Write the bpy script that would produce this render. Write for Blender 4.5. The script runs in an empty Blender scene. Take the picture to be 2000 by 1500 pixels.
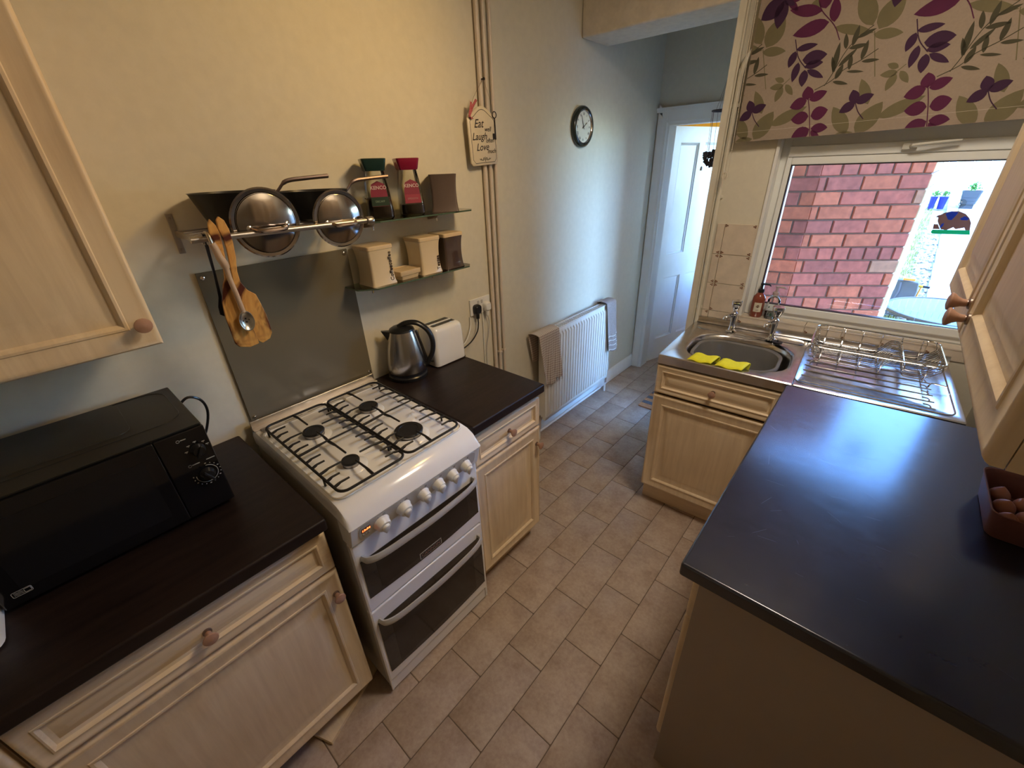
import bpy, bmesh, math, random
from mathutils import Vector, Matrix
random.seed(7)
PI = math.pi
S = bpy.context.scene
C = S.collection
# ------------------------------------------------------------------ camera, world, sun, exposure
cd = bpy.data.cameras.new('camera'); cam = bpy.data.objects.new('camera', cd); C.objects.link(cam)
RW = Matrix(((0.755450896820136, 0.6544121216345355, -0.032229141338827455),
             (-0.28203645682761297, 0.36919297547978713, 0.8855235648341081),
             (0.5913961274085063, -0.6598797783794916, 0.463475240516745)))
m4 = RW.transposed().to_4x4(); m4.translation = Vector((1.5601, -0.3104, 1.7249))
cam.matrix_world = m4
cd.sensor_fit = 'HORIZONTAL'; cd.sensor_width = 36.0; cd.lens = 811.6 / 2000 * 36.0
cd.clip_start = 0.02; cd.clip_end = 200
S.camera = cam
w = bpy.data.worlds.new('sky'); S.world = w; w.use_nodes = True
wn = w.node_tree.nodes; wl = w.node_tree.links
bg = wn['Background']; sky = wn.new('ShaderNodeTexSky'); sky.sky_type = 'NISHITA'
sky.sun_disc = False; sky.sun_elevation = math.radians(48); sky.sun_rotation = math.radians(110)
sky.air_density = 1.0; sky.dust_density = 0.1; sky.ozone_density = 4.5
tint = wn.new('ShaderNodeMix'); tint.data_type = 'RGBA'; tint.blend_type = 'MULTIPLY'; tint.inputs[0].default_value = 1.0
tint.inputs[7].default_value = (0.64, 0.87, 1.15, 1)
wl.new(sky.outputs[0], tint.inputs[6]); wl.new(tint.outputs[2], bg.inputs[0]); bg.inputs[1].default_value = 2.6
def light(name, typ, loc, energy, color, size=0.1, rot=None, sizey=None, spread=None):
    l = bpy.data.lights.new(name, typ); l.energy = energy; l.color = color
    if typ == 'AREA':
        l.size = size
        if sizey: l.shape = 'RECTANGLE'; l.size_y = sizey
        if spread: l.spread = spread
    elif typ == 'SUN': l.angle = math.radians(0.6)
    else: l.shadow_soft_size = size
    o = bpy.data.objects.new(name, l); C.objects.link(o); o.location = loc
    if rot: o.rotation_euler = rot
    return o
sun = light('sun', 'SUN', (6, -4, 8), 2.5, (1.0, 0.95, 0.86))
sun.rotation_euler = Vector((0.75, -0.35, 0.95)).to_track_quat('Z', 'Y').to_euler()
sl = light('ceiling_spot_light', 'SPOT', (1.05, 1.05, 2.42), 18, (1.0, 0.61, 0.17), 0.08)
sl.data.spot_size = math.radians(125); sl.data.spot_blend = 1.0
sl.rotation_euler = (Vector((1.05, 1.05, 2.42)) - Vector((0.0, 0.15, 1.55))).to_track_quat('Z', 'Y').to_euler()
light('added_fill_light', 'AREA', (1.62, 0.98, 2.58), 11.5, (1.0, 0.86, 0.70), 0.35, (0, 0, 0))  # unseen fill light added overhead to brighten the window side
light('back_room_fill', 'POINT', (-0.1, 4.3, 2.0), 5, (1.0, 0.9, 0.7), 0.15)  # unseen light added to lift the yellow walls beyond the door
S.view_settings.view_transform = 'Standard'; S.view_settings.look = 'None'
S.view_settings.gamma = 1.0; S.view_settings.use_curve_mapping = False
S.view_settings.exposure = 0.5

# ------------------------------------------------------------------ materials
MATS = {}
def nmat(name):
    m = bpy.data.materials.new(name); m.use_nodes = True
    nt = m.node_tree; return m, nt, nt.nodes['Principled BSDF']
def N(nt, t, **kw):
    n = nt.nodes.new(t)
    for k, v in kw.items(): setattr(n, k, v)
    return n
def coords(nt, scale=(1, 1, 1), rot=(0, 0, 0)):
    tc = N(nt, 'ShaderNodeTexCoord'); mp = N(nt, 'ShaderNodeMapping')
    mp.inputs['Scale'].default_value = scale; mp.inputs['Rotation'].default_value = rot
    nt.links.new(tc.outputs['Object'], mp.inputs[0]); return mp.outputs[0]
def ramp(nt, fac, stops):
    r = N(nt, 'ShaderNodeValToRGB'); nt.links.new(fac, r.inputs[0])
    el = r.color_ramp.elements
    while len(el) < len(stops): el.new(0.5)
    for e, (p, c) in zip(el, stops): e.position = p; e.color = (*c, 1)
    return r.outputs[0]
def bump(nt, bs, fac, strength, dist=0.002):
    b = N(nt, 'ShaderNodeBump'); b.inputs['Strength'].default_value = strength; b.inputs['Distance'].default_value = dist
    nt.links.new(fac, b.inputs['Height']); nt.links.new(b.outputs[0], bs.inputs['Normal'])
def noise(nt, vec, scale, detail=4, rough=0.6, dist=0.0):
    n = N(nt, 'ShaderNodeTexNoise'); n.inputs['Scale'].default_value = scale; n.inputs['Detail'].default_value = detail
    n.inputs['Roughness'].default_value = rough; n.inputs['Distortion'].default_value = dist
    nt.links.new(vec, n.inputs['Vector']); return n.outputs['Fac']
def mat(name, col, rough=0.5, metal=0.0, var=0.08, nscale=12, bmp=0.0, scale=(1, 1, 1), spec=None, coat=0.0, trans=0.0, emit=None, rvar=0.0, alpha=None, ior=None, objrand=0.0):
    if name in MATS: return MATS[name]
    m, nt, b = nmat(name); v = coords(nt, scale)
    f = noise(nt, v, nscale)
    lo = tuple(max(0, c * (1 - var)) for c in col); hi = tuple(min(1, c * (1 + var)) for c in col)
    colo = ramp(nt, f, [(0.3, lo), (0.7, hi)])
    if objrand:
        oi = N(nt, 'ShaderNodeObjectInfo'); hs = N(nt, 'ShaderNodeHueSaturation')
        mr = N(nt, 'ShaderNodeMapRange'); mr.inputs[3].default_value = 1 - objrand; mr.inputs[4].default_value = 1 + objrand
        nt.links.new(oi.outputs['Random'], mr.inputs[0]); nt.links.new(mr.outputs[0], hs.inputs['Value'])
        nt.links.new(colo, hs.inputs['Color']); colo = hs.outputs[0]
    nt.links.new(colo, b.inputs['Base Color'])
    b.inputs['Roughness'].default_value = rough; b.inputs['Metallic'].default_value = metal
    if spec is not None: b.inputs['Specular IOR Level'].default_value = spec
    if coat: b.inputs['Coat Weight'].default_value = coat; b.inputs['Coat Roughness'].default_value = 0.1
    if trans: b.inputs['Transmission Weight'].default_value = trans
    if ior: b.inputs['IOR'].default_value = ior
    if emit: b.inputs['Emission Color'].default_value = (*emit[0], 1); b.inputs['Emission Strength'].default_value = emit[1]
    if alpha is not None: b.inputs['Alpha'].default_value = alpha
    if rvar:
        mr = N(nt, 'ShaderNodeMapRange'); mr.inputs[3].default_value = max(0, rough - rvar); mr.inputs[4].default_value = rough + rvar
        nt.links.new(f, mr.inputs[0]); nt.links.new(mr.outputs[0], b.inputs['Roughness'])
    if bmp: bump(nt, b, f, bmp)
    MATS[name] = m; return m
def wood(name, c1, c2, axis='z', rough=0.42, gscale=7, stretch=14, coat=0.0, spec=0.4):
    if name in MATS: return MATS[name]
    m, nt, b = nmat(name)
    sc = {'x': (1, stretch, stretch), 'y': (stretch, 1, stretch), 'z': (stretch, stretch, 1)}[axis]
    v = coords(nt, tuple(s * 0.5 for s in sc))
    f = noise(nt, v, gscale, 6, 0.62, 0.4)
    v2 = coords(nt, (1, 1, 1)); f2 = noise(nt, v2, 3.0, 3, 0.5, 1.0)
    mx = N(nt, 'ShaderNodeMath', operation='MULTIPLY_ADD'); nt.links.new(f2, mx.inputs[0]); mx.inputs[1].default_value = 0.7
    nt.links.new(f, mx.inputs[2])
    colo = ramp(nt, mx.outputs[0], [(0.35, c1), (1.25, c2)])
    nt.links.new(colo, b.inputs['Base Color']); b.inputs['Roughness'].default_value = rough
    b.inputs['Specular IOR Level'].default_value = spec
    if coat: b.inputs['Coat Weight'].default_value = coat
    bump(nt, b, f, 0.08, 0.001)
    MATS[name] = m; return m
def glass(name, tint=(1, 1, 1), refl=1.0):
    m = bpy.data.materials.new(name); m.use_nodes = True; nt = m.node_tree
    for n in list(nt.nodes):
        if n.type == 'BSDF_PRINCIPLED': nt.nodes.remove(n)
    out = nt.nodes['Material Output']
    t = N(nt, 'ShaderNodeBsdfTransparent'); t.inputs[0].default_value = (*tint, 1)
    g = N(nt, 'ShaderNodeBsdfGlossy'); g.inputs['Roughness'].default_value = 0.02
    fr = N(nt, 'ShaderNodeFresnel'); fr.inputs[0].default_value = 1.45
    mu = N(nt, 'ShaderNodeMath', operation='MULTIPLY'); mu.inputs[1].default_value = refl
    nt.links.new(fr.outputs[0], mu.inputs[0])
    mx = N(nt, 'ShaderNodeMixShader'); nt.links.new(mu.outputs[0], mx.inputs[0])
    nt.links.new(t.outputs[0], mx.inputs[1]); nt.links.new(g.outputs[0], mx.inputs[2])
    nt.links.new(mx.outputs[0], out.inputs[0]); MATS[name] = m; return m
def plaid(name, base, line, fy, fz, w=0.22, rough=0.9):
    m, nt, b = nmat(name); tc = N(nt, 'ShaderNodeTexCoord'); sp = N(nt, 'ShaderNodeSeparateXYZ')
    nt.links.new(tc.outputs['Object'], sp.inputs[0]); outs = []
    for ch, f in ((1, fy), (2, fz)):
        a = N(nt, 'ShaderNodeMath', operation='MULTIPLY'); nt.links.new(sp.outputs[ch], a.inputs[0]); a.inputs[1].default_value = f
        fr = N(nt, 'ShaderNodeMath', operation='FRACT'); nt.links.new(a.outputs[0], fr.inputs[0])
        lt = N(nt, 'ShaderNodeMath', operation='LESS_THAN'); nt.links.new(fr.outputs[0], lt.inputs[0]); lt.inputs[1].default_value = w
        outs.append(lt.outputs[0])
    ad = N(nt, 'ShaderNodeMath', operation='ADD'); nt.links.new(outs[0], ad.inputs[0]); nt.links.new(outs[1], ad.inputs[1])
    hf = N(nt, 'ShaderNodeMath', operation='MULTIPLY'); nt.links.new(ad.outputs[0], hf.inputs[0]); hf.inputs[1].default_value = 0.5
    nt.links.new(ramp(nt, hf.outputs[0], [(0.0, base), (1.0, line)]), b.inputs['Base Color'])
    b.inputs['Roughness'].default_value = rough; MATS[name] = m; return m

WALL = mat('cream_wall_paint', (0.68, 0.63, 0.505), 0.7, var=0.03, nscale=30, bmp=0.15)
CEIL = mat('ceiling_paint', (0.72, 0.655, 0.56), 0.8, var=0.03, nscale=40, bmp=0.2)
MAPLE = wood('maple_wood', (0.62, 0.455, 0.275), (0.82, 0.655, 0.44), 'z')
MAPLEH = wood('maple_wood_horizontal', (0.62, 0.455, 0.275), (0.82, 0.655, 0.44), 'x')
KNOB = wood('pink_brown_knob_wood', (0.34, 0.18, 0.12), (0.45, 0.26, 0.18), 'z', 0.35, 20, 3)
PEWTER = mat('pewter_metal', (0.35, 0.28, 0.24), 0.35, 1.0)
def worktop_mat(name, c1, c2, rough, st=(12, 1, 12), spec=0.5, coat=0.0):
    m, nt, b = nmat(name); v = coords(nt, st); f = noise(nt, v, 4, 7, 0.7, 0.3)
    nt.links.new(ramp(nt, f, [(0.35, c1), (0.7, c2)]), b.inputs['Base Color'])
    v2 = coords(nt, (1, 3, 1), (0, 0, 0.6)); f2 = noise(nt, v2, 45, 8, 0.8, 0.6)
    mr = N(nt, 'ShaderNodeMapRange'); mr.inputs[3].default_value = rough - 0.10; mr.inputs[4].default_value = rough + 0.12
    nt.links.new(f2, mr.inputs[0]); nt.links.new(mr.outputs[0], b.inputs['Roughness'])
    b.inputs['Specular IOR Level'].default_value = spec; bump(nt, b, f2, 0.12, 0.0006)
    if coat: b.inputs['Coat Weight'].default_value = coat; b.inputs['Coat IOR'].default_value = 1.8; mr2 = N(nt, 'ShaderNodeMapRange'); mr2.inputs[3].default_value = 0.10; mr2.inputs[4].default_value = 0.30; nt.links.new(noise(nt, coords(nt, (1, 2.2, 1), (0, 0, 0.5)), 16, 8, 0.78, 0.8), mr2.inputs[0]); nt.links.new(mr2.outputs[0], b.inputs['Coat Roughness'])
    MATS[name] = m; return m
TOPL = worktop_mat('dark_wenge_worktop', (0.009, 0.005, 0.005), (0.024, 0.014, 0.012), 0.42, spec=0.35)
TOPR = worktop_mat('scuffed_black_worktop', (0.005, 0.007, 0.018), (0.013, 0.016, 0.036), 0.5, st=(3, 3, 3), spec=0.12, coat=1.0)
WHITE = mat('white_enamel', (0.88, 0.88, 0.88), 0.18, var=0.015, coat=0.4)
WPLAST = mat('white_plastic', (0.78, 0.77, 0.74), 0.35, var=0.02)
WGLOSS = mat('white_gloss_paint', (0.82, 0.80, 0.75), 0.3, var=0.03, nscale=6, bmp=0.03)
UPVC = mat('white_upvc', (0.84, 0.85, 0.81), 0.35, var=0.02)
STEEL = mat('brushed_steel', (0.44, 0.41, 0.38), 0.36, 1.0, var=0.06, nscale=5, scale=(1, 1, 30), rvar=0.05)
SINK = mat('sink_stainless_steel', (0.60, 0.585, 0.57), 0.22, 1.0, var=0.08, nscale=40, rvar=0.08)
CHROME = mat('chrome', (0.82, 0.82, 0.84), 0.06, 1.0, var=0.01)
LIDM = mat('polished_lid_steel', (0.36, 0.33, 0.31), 0.13, 1.0, var=0.1, nscale=9, rvar=0.05)
BLACKP = mat('black_plastic', (0.012, 0.012, 0.014), 0.3, var=0.1)
BLACKI = mat('black_cast_iron', (0.010, 0.009, 0.010), 0.45, var=0.2, nscale=60, bmp=0.1)
BLACKG = mat('black_glass', (0.006, 0.006, 0.008), 0.06, var=0.02, coat=0.5)
NONSTICK = mat('black_nonstick', (0.014, 0.013, 0.012), 0.38, var=0.2)
SILVERP = mat('silver_plastic', (0.56, 0.55, 0.53), 0.35, 0.3, var=0.03)
GLASS = glass('clear_glass', (0.985, 0.99, 0.985))
GREENGLASS = glass('green_edge_shelf_glass', (0.78, 0.86, 0.78), 1.4)
BOTTLEGLASS = glass('bottle_glass', (0.96, 0.97, 0.96), 1.2)
JARGLASS = glass('jar_glass', (0.86, 0.86, 0.82), 1.8)

# ------------------------------------------------------------------ mesh helpers
def world(o):
    m = Matrix.LocRotScale(o.location, o.rotation_euler, o.scale)
    return world(o.parent) @ m if o.parent else m
class MB:
    def __init__(s): s.v = []; s.f = []
    def add(s, vs, fs):
        k = len(s.v); s.v += [Vector(p) for p in vs]; s.f += [tuple(i + k for i in f) for f in fs]; return s
    def box(s, x0, x1, y0, y1, z0, z1):
        return s.add([(x0, y0, z0), (x1, y0, z0), (x1, y1, z0), (x0, y1, z0), (x0, y0, z1), (x1, y0, z1), (x1, y1, z1), (x0, y1, z1)],
                     [(0, 3, 2, 1), (4, 5, 6, 7), (0, 1, 5, 4), (1, 2, 6, 5), (2, 3, 7, 6), (3, 0, 4, 7)])
    def loft(s, loops, cap0=False, cap1=False, closed=True):
        n = len(loops[0]); vs = [p for l in loops for p in l]; fs = []
        for a in range(len(loops) - 1):
            for i in range(n if closed else n - 1):
                j = (i + 1) % n
                fs.append((a * n + i, a * n + j, (a + 1) * n + j, (a + 1) * n + i))
        if cap0: fs.append(tuple(range(n - 1, -1, -1)))
        if cap1: fs.append(tuple((len(loops) - 1) * n + i for i in range(n)))
        return s.add(vs, fs)
    def lathe(s, prof, c=(0, 0, 0), axis='z', n=20, cap=True):
        ls = []
        for r, h in prof:
            l = []
            for i in range(n):
                a = 2 * PI * i / n; x, y = r * math.cos(a), r * math.sin(a)
                p = {'z': (x, y, h), 'x': (h, x, y), 'y': (y, h, x), '-y': (x, -h, y)}[axis]
                l.append((p[0] + c[0], p[1] + c[1], p[2] + c[2]))
            ls.append(l)
        return s.loft(ls, cap, cap)
    def tube(s, pts, r, n=8, closed=False, cap=True):
        pts = [Vector(p) for p in pts]; m = len(pts); ls = []; up = None
        for i, p in enumerate(pts):
            if closed: d = (pts[(i + 1) % m] - pts[i - 1])
            else: d = pts[min(i + 1, m - 1)] - pts[max(i - 1, 0)]
            if d.length < 1e-9: d = Vector((0, 0, 1))
            d.normalize()
            if up is None: up = Vector((0, 0, 1)) if abs(d.z) < 0.9 else Vector((1, 0, 0))
            a = up - d * up.dot(d)
            if a.length < 1e-6: a = Vector((1, 0, 0)) - d * d.x
            a.normalize(); up = a; b = d.cross(a)
            rr = r[i] if isinstance(r, (list, tuple)) else r
            ls.append([p + a * rr * math.cos(2 * PI * k / n) + b * rr * math.sin(2 * PI * k / n) for k in range(n)])
        if closed: ls.append(ls[0]); return s.loft(ls)
        return s.loft(ls, cap, cap)
    def prism(s, poly, fn, t):
        # poly list of (u,v); fn(u,v,h) -> point ; thickness t
        a = [fn(u, v, 0) for u, v in poly]; b = [fn(u, v, t) for u, v in poly]
        return s.loft([a, b], True, True)
    def xf(s, M): s.v = [M @ p for p in s.v]; return s
def rrect(w, h, r, n=4, cx=0, cy=0):
    r = min(r, w / 2 - 1e-5, h / 2 - 1e-5); o = []
    for (sx, sy, a0) in ((1, 1, 0), (-1, 1, PI / 2), (-1, -1, PI), (1, -1, 1.5 * PI)):
        for k in range(n + 1):
            a = a0 + PI / 2 * k / n
            o.append((cx + sx * (w / 2 - r) + r * math.cos(a), cy + sy * (h / 2 - r) + r * math.sin(a)))
    return o
def circ(r, n=24, cx=0, cy=0, ph=0): return [(cx + r * math.cos(2 * PI * i / n + ph), cy + r * math.sin(2 * PI * i / n + ph)) for i in range(n)]
def spline(pts, k=6):
    P = [Vector(p) for p in pts]; P = [P[0] * 2 - P[1]] + P + [P[-1] * 2 - P[-2]]; o = []
    for i in range(1, len(P) - 2):
        for j in range(k):
            t = j / k; a, b, c, d = P[i - 1:i + 3]
            o.append(0.5 * ((2 * b) + (c - a) * t + (2 * a - 5 * b + 4 * c - d) * t * t + (3 * b - a - 3 * c + d) * t ** 3))
    o.append(P[-2]); return o
def link(name, mesh, m, parent=None):
    o = bpy.data.objects.new(name, mesh); C.objects.link(o); o.parent = parent
    if m and not mesh.materials: mesh.materials.append(m)
    return o
def obj(name, mb, m, parent=None, local=False, loc=None, bev=0, smooth=True, rot=None, bseg=2):
    """verts authored in world coordinates unless local=True; result is one mesh object"""
    me = bpy.data.meshes.new(name)
    if not local:
        if parent: inv = world(parent).inverted()
        else:
            if loc is None:
                xs = [p.x for p in mb.v]; ys = [p.y for p in mb.v]; zs = [p.z for p in mb.v]
                loc = ((min(xs) + max(xs)) / 2, (min(ys) + max(ys)) / 2, min(zs))
            inv = Matrix.Translation(Vector(loc)).inverted()
        vs = [inv @ p for p in mb.v]
    else: vs = mb.v
    me.from_pydata([tuple(p) for p in vs], [], mb.f)
    bm = bmesh.new(); bm.from_mesh(me); bmesh.ops.remove_doubles(bm, verts=bm.verts, dist=1e-6)
    bmesh.ops.recalc_face_normals(bm, faces=bm.faces); bm.to_mesh(me); bm.free(); me.update()
    if smooth:
        me.shade_smooth(); me.set_sharp_from_angle(angle=math.radians(38))
    o = link(name, me, m, parent)
    if not parent and loc is not None: o.location = loc
    if rot: o.rotation_euler = rot
    if bev:
        b = o.modifiers.new('bevel', 'BEVEL'); b.width = bev; b.segments = bseg; b.limit_method = 'ANGLE'; b.angle_limit = 0.6
        b.harden_normals = True
    return o
def tag(o, label, cat, group=None, kind=None):
    if label: o['label'] = label
    if cat: o['category'] = cat
    if group: o['group'] = group
    if kind: o['kind'] = kind
    return o
def thing(name, label, cat, loc=(0, 0, 0), rotz=0, group=None, rot=None):
    o = bpy.data.objects.new(name, None); C.objects.link(o); o.empty_display_size = 0.05
    o.location = loc; o.rotation_euler = rot if rot else (0, 0, rotz); return tag(o, label, cat, group)
def struct(name, mb, m, parent=None, label=None, **kw):
    o = obj(name, mb, m, parent, **kw)
    if not parent: o['kind'] = 'structure'
    if label: o['label'] = label
    return o
def text(name, s, size, M, m, parent, extr=0.0002, shear=0, sx=1.0, align='CENTER', bold=0):
    cu = bpy.data.curves.new(name, 'FONT'); cu.body = s; cu.size = size; cu.extrude = extr; cu.shear = shear
    cu.align_x = align; cu.align_y = 'CENTER'; cu.offset = bold; cu.resolution_u = 3
    t = bpy.data.objects.new(name, cu); C.objects.link(t)
    dg = bpy.context.evaluated_depsgraph_get(); me = bpy.data.meshes.new_from_object(t.evaluated_get(dg))
    bpy.data.objects.remove(t); bpy.data.curves.remove(cu)
    inv = world(parent).inverted() if parent else Matrix()
    me.transform(inv @ M @ Matrix.Diagonal((sx, 1, 1, 1))); me.name = name
    me.materials.clear(); me.materials.append(m)
    o = bpy.data.objects.new(name, me); C.objects.link(o); o.parent = parent; return o
def frame(origin, xdir, ydir):
    x = Vector(xdir).normalized(); y = Vector(ydir).normalized(); z = x.cross(y)
    M = Matrix((x, y, z)).transposed().to_4x4(); M.translation = Vector(origin); return M
TH = 0.0547; THA = math.atan(TH)
def wy(x, y0): return y0 + TH * (x - 0.9)

# ------------------------------------------------------------------ floor with tiles
fl = struct('floor', MB().box(-0.1, 2.2, -1.5, 5.2, -0.05, -0.002), mat('tile_grout', (0.16, 0.115, 0.085), 0.85), loc=(0, 0, 0))
def tile_mat():
    m, nt, b = nmat('beige_stone_tile'); v = coords(nt); oi = N(nt, 'ShaderNodeObjectInfo')
    ad = N(nt, 'ShaderNodeVectorMath', operation='ADD'); nt.links.new(v, ad.inputs[0])
    sc = N(nt, 'ShaderNodeVectorMath', operation='SCALE'); nt.links.new(oi.outputs['Location'], sc.inputs[0]); sc.inputs[3].default_value = 3.7
    nt.links.new(sc.outputs[0], ad.inputs[1])
    f1 = noise(nt, ad.outputs[0], 9, 8, 0.68); f2 = noise(nt, ad.outputs[0], 70, 4, 0.6)
    mm = N(nt, 'ShaderNodeMath', operation='MULTIPLY_ADD'); nt.links.new(f2, mm.inputs[0]); mm.inputs[1].default_value = 0.5; nt.links.new(f1, mm.inputs[2])
    col = ramp(nt, mm.outputs[0], [(0.5, (0.33, 0.235, 0.175)), (0.72, (0.43, 0.325, 0.25)), (0.95, (0.52, 0.42, 0.335))])
    hs = N(nt, 'ShaderNodeHueSaturation'); mr = N(nt, 'ShaderNodeMapRange'); mr.inputs[3].default_value = 0.96; mr.inputs[4].default_value = 1.04
    nt.links.new(oi.outputs['Random'], mr.inputs[0]); nt.links.new(mr.outputs[0], hs.inputs['Value']); nt.links.new(col, hs.inputs['Color'])
    nt.links.new(hs.outputs[0], b.inputs['Base Color']); b.inputs['Roughness'].default_value = 0.55
    bump(nt, b, mm.outputs[0], 0.25, 0.001); return m
TILE = tile_mat()
tm = None
for i in range(-3, 10):
    x0 = 0.513 + 0.1655 * i; off = 0.41 if (i % 2 == 0) else 0.574
    for j in range(-6, 11):
        y0 = off + 0.328 * j
        if x0 > 2.05 or x0 + 0.16 < 0.0 or y0 > 3.9 or y0 < -1.45: continue
        if tm is None:
            b = MB(); W2, L2 = 0.1622, 0.3246
            b.loft([[(x, y, -0.006) for x, y in rrect(W2, L2, 0.003, 1)], [(x, y, -0.0012) for x, y in rrect(W2, L2, 0.003, 1)],
                    [(x, y, 0.0) for x, y in rrect(W2 - 0.003, L2 - 0.003, 0.003, 1)]], False, True)
            o = obj('floor_tile', b, TILE, fl, local=True); tm = o.data
        else: o = link('floor_tile', tm, None, fl)
        o.location = (x0 + 0.083, y0 + 0.164, 0)

# ------------------------------------------------------------------ room shell
HC = 2.62; YF = 3.156
struct('wall_left', MB().box(-0.15, 0, -1.5, 3.28, -0.02, HC), WALL)
struct('wall_right', MB().box(2.03, 2.30, -1.5, 2.35, -0.02, 5.2), WALL)
struct('wall_back', MB().box(-0.15, 2.3, -1.6, -1.45, -0.02, HC), WALL)
struct('wall_shade_blocker', MB().box(2.3, 8.0, 2.2, 2.35, -0.02, 5.2), mat('brown_brick_exterior', (0.35, 0.16, 0.11), 0.9))  # unseen stretch of wall added to keep the sun off the brick pier
struct('ceiling', MB().box(-0.15, 2.3, -1.6, 3.3, HC, HC + 0.1), CEIL)
# window wall (opening for the window) : sheared boxes following the slight skew of that wall
def wbox(b, x0, x1, d0, d1, z0, z1):
    def p(x, d, z): return (x, wy(x, d), z)
    return b.add([p(x0, d0, z0), p(x1, d0, z0), p(x1, d1, z0), p(x0, d1, z0), p(x0, d0, z1), p(x1, d0, z1), p(x1, d1, z1), p(x0, d1, z1)],
                 [(0, 3, 2, 1), (4, 5, 6, 7), (0, 1, 5, 4), (1, 2, 6, 5), (2, 3, 7, 6), (3, 0, 4, 7)])
WY = 2.0855
b = MB()
wbox(b, 0.80, 1.066, WY, WY + 0.22, -0.02, HC); wbox(b, 1.066, 2.03, WY, WY + 0.22, -0.02, 0.972)
wbox(b, 1.066, 2.03, WY, WY + 0.22, 1.90, HC); wbox(b, 0.9, 2.3, WY + 0.12, WY + 0.22, HC, 5.2)
ww = struct('wall_window', b, WALL, loc=(0.9, WY, 0), smooth=False)
# glazed tiles on the window wall and the sill upstand
WT = mat('cream_wall_tile', (0.66, 0.56, 0.44), 0.25, var=0.1, nscale=14, coat=0.3)
MOTIF = mat('brown_leaf_motif', (0.17, 0.07, 0.035), 0.4)
def wtile(x0, x1, z0, z1, d=WY, t=0.006):
    b = MB(); wbox(b, x0 + 0.001, x1 - 0.001, d - t, d + 0.001, z0 + 0.001, z1 - 0.001)
    return obj('wall_tile', b, WT, ww, bev=0.0012)
mot = MB()
def motif(x, z, sx=1, sz=1, d=WY - 0.0065):
    for k in range(3):
        a = 0.5 + 0.5 * k; cx, cz = x + sx * (0.006 + 0.007 * (k % 2)), z + sz * (0.006 + 0.006 * (k // 1) * 0.6)
        pts = circ(0.0042, 8, cx, cz); y = wy(cx, d) - 0.0004
        mot.add([(px, y, cz + (pz - cz) * 0.7) for px, pz in pts], [tuple(range(8))])
for k, z in enumerate((0.985, 1.135, 1.285)):
    wtile(0.868, 0.905, z, z + 0.15); wtile(0.905, 1.058, z, z + 0.15)
    for z2, s in ((z, 1), (z + 0.15, -1)):
        if not (k == 2 and s == -1) or True: motif(0.905, z2, 1, s)
        motif(1.05, z2, -1, s)
        if z2 < 1.42: motif(0.903, z2, -1, -s)
wtile(0.868, 0.905, 0.945, 0.985); wtile(0.905, 1.058, 0.945, 0.985)
xs = [1.058 + 0.15 * i for i in range(7)] 
for a in xs:
    e = min(a + 0.15, 2.03)
    if e - a < 0.02: continue
    wtile(a, e, 0.925, 0.975); motif(a, 0.958, 1, -1)
    b = MB(); wbox(b, a + 0.001, e - 0.001, WY - 0.008, WY + 0.058, 0.973, 0.981); obj('sill_tile', b, WT, ww, bev=0.0012)
obj('tile_motifs', mot, MOTIF, ww)['kind'] = 'stuff'
# plaster beam across the room mouth
struct('trim_1', MB().box(0.0, 0.80, 2.086, 2.36, 2.32, HC - 0.001).add([], []), mat('beam_plaster', (0.70, 0.62, 0.50), 0.8, nscale=25, bmp=0.5), bev=0.012, label='plaster beam over the mouth of the passage')
b = MB(); b.box(0.80, 2.03, 2.0, 2.36, 2.32, HC - 0.001)
# passage: right-hand wall with a glazed back door, far wall with opening, yellow room beyond
PX = 0.96
b = MB(); b.box(PX, PX + 0.15, 2.24, 2.28, -0.02, HC).box(PX, PX + 0.15, 3.12, 3.28, -0.02, HC).box(PX, PX + 0.15, 2.28, 3.12, 2.05, HC)
struct('wall_passage', b, WALL, smooth=False)
d2 = thing('door_2', 'white glazed back door at the end of the passage', None, (PX + 0.05, 2.28, 0)); d2['kind'] = 'structure'
b = MB(); b.box(PX + .04, PX + .09, 2.28, 2.34, 0.0, 2.05).box(PX + .04, PX + .09, 3.06, 3.12, 0.0, 2.05).box(PX + .04, PX + .09, 2.34, 3.06, 1.98, 2.05).box(PX + .04, PX + .09, 2.34, 3.06, 0.0, 0.12)
obj('door_frame', b, UPVC, d2, bev=0.004); obj('glass_pane', MB().box(PX + .062, PX + .066, 2.34, 3.06, 0.12, 1.98), GLASS, d2)
b = MB(); b.box(-0.15, 0.10, YF, YF + 0.12, -0.02, HC).box(0.86, PX + .15, YF, YF + 0.12, -0.02, HC).box(0.10, 0.86, YF, YF + 0.12, 1.985, HC)
struct('wall_far', b, WALL, smooth=False)
YEL = mat('yellow_wall_paint', (0.85, 0.50, 0.05), 0.7)
b = MB(); b.box(-1.6, 1.1, 5.0, 5.1, -0.02, 2.7).box(-1.7, -1.6, 3.28, 5.1, -0.02, 2.7).box(0.98, 1.1, 3.28, 3.75, -0.02, 2.7).box(0.98, 1.1, 4.75, 5.1, -0.02, 2.7).box(0.98, 1.1, 3.75, 4.75, -0.02, 0.7).box(0.98, 1.1, 3.75, 4.75, 2.1, 2.7).box(-1.6, -0.15, 3.28, 3.38, -0.02, 2.7)
struct('wall_back_room', b, YEL, smooth=False)
w2 = thing('window_2', 'white framed window of the room beyond the door', None, (1.04, 4.25, 0.7)); w2['kind'] = 'structure'
b = MB(); b.box(1.02, 1.07, 3.75, 3.81, 0.7, 2.1).box(1.02, 1.07, 4.69, 4.75, 0.7, 2.1).box(1.02, 1.07, 3.81, 4.69, 0.7, 0.76).box(1.02, 1.07, 3.81, 4.69, 2.04, 2.1); obj('window_frame', b, UPVC, w2, bev=0.003)
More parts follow.
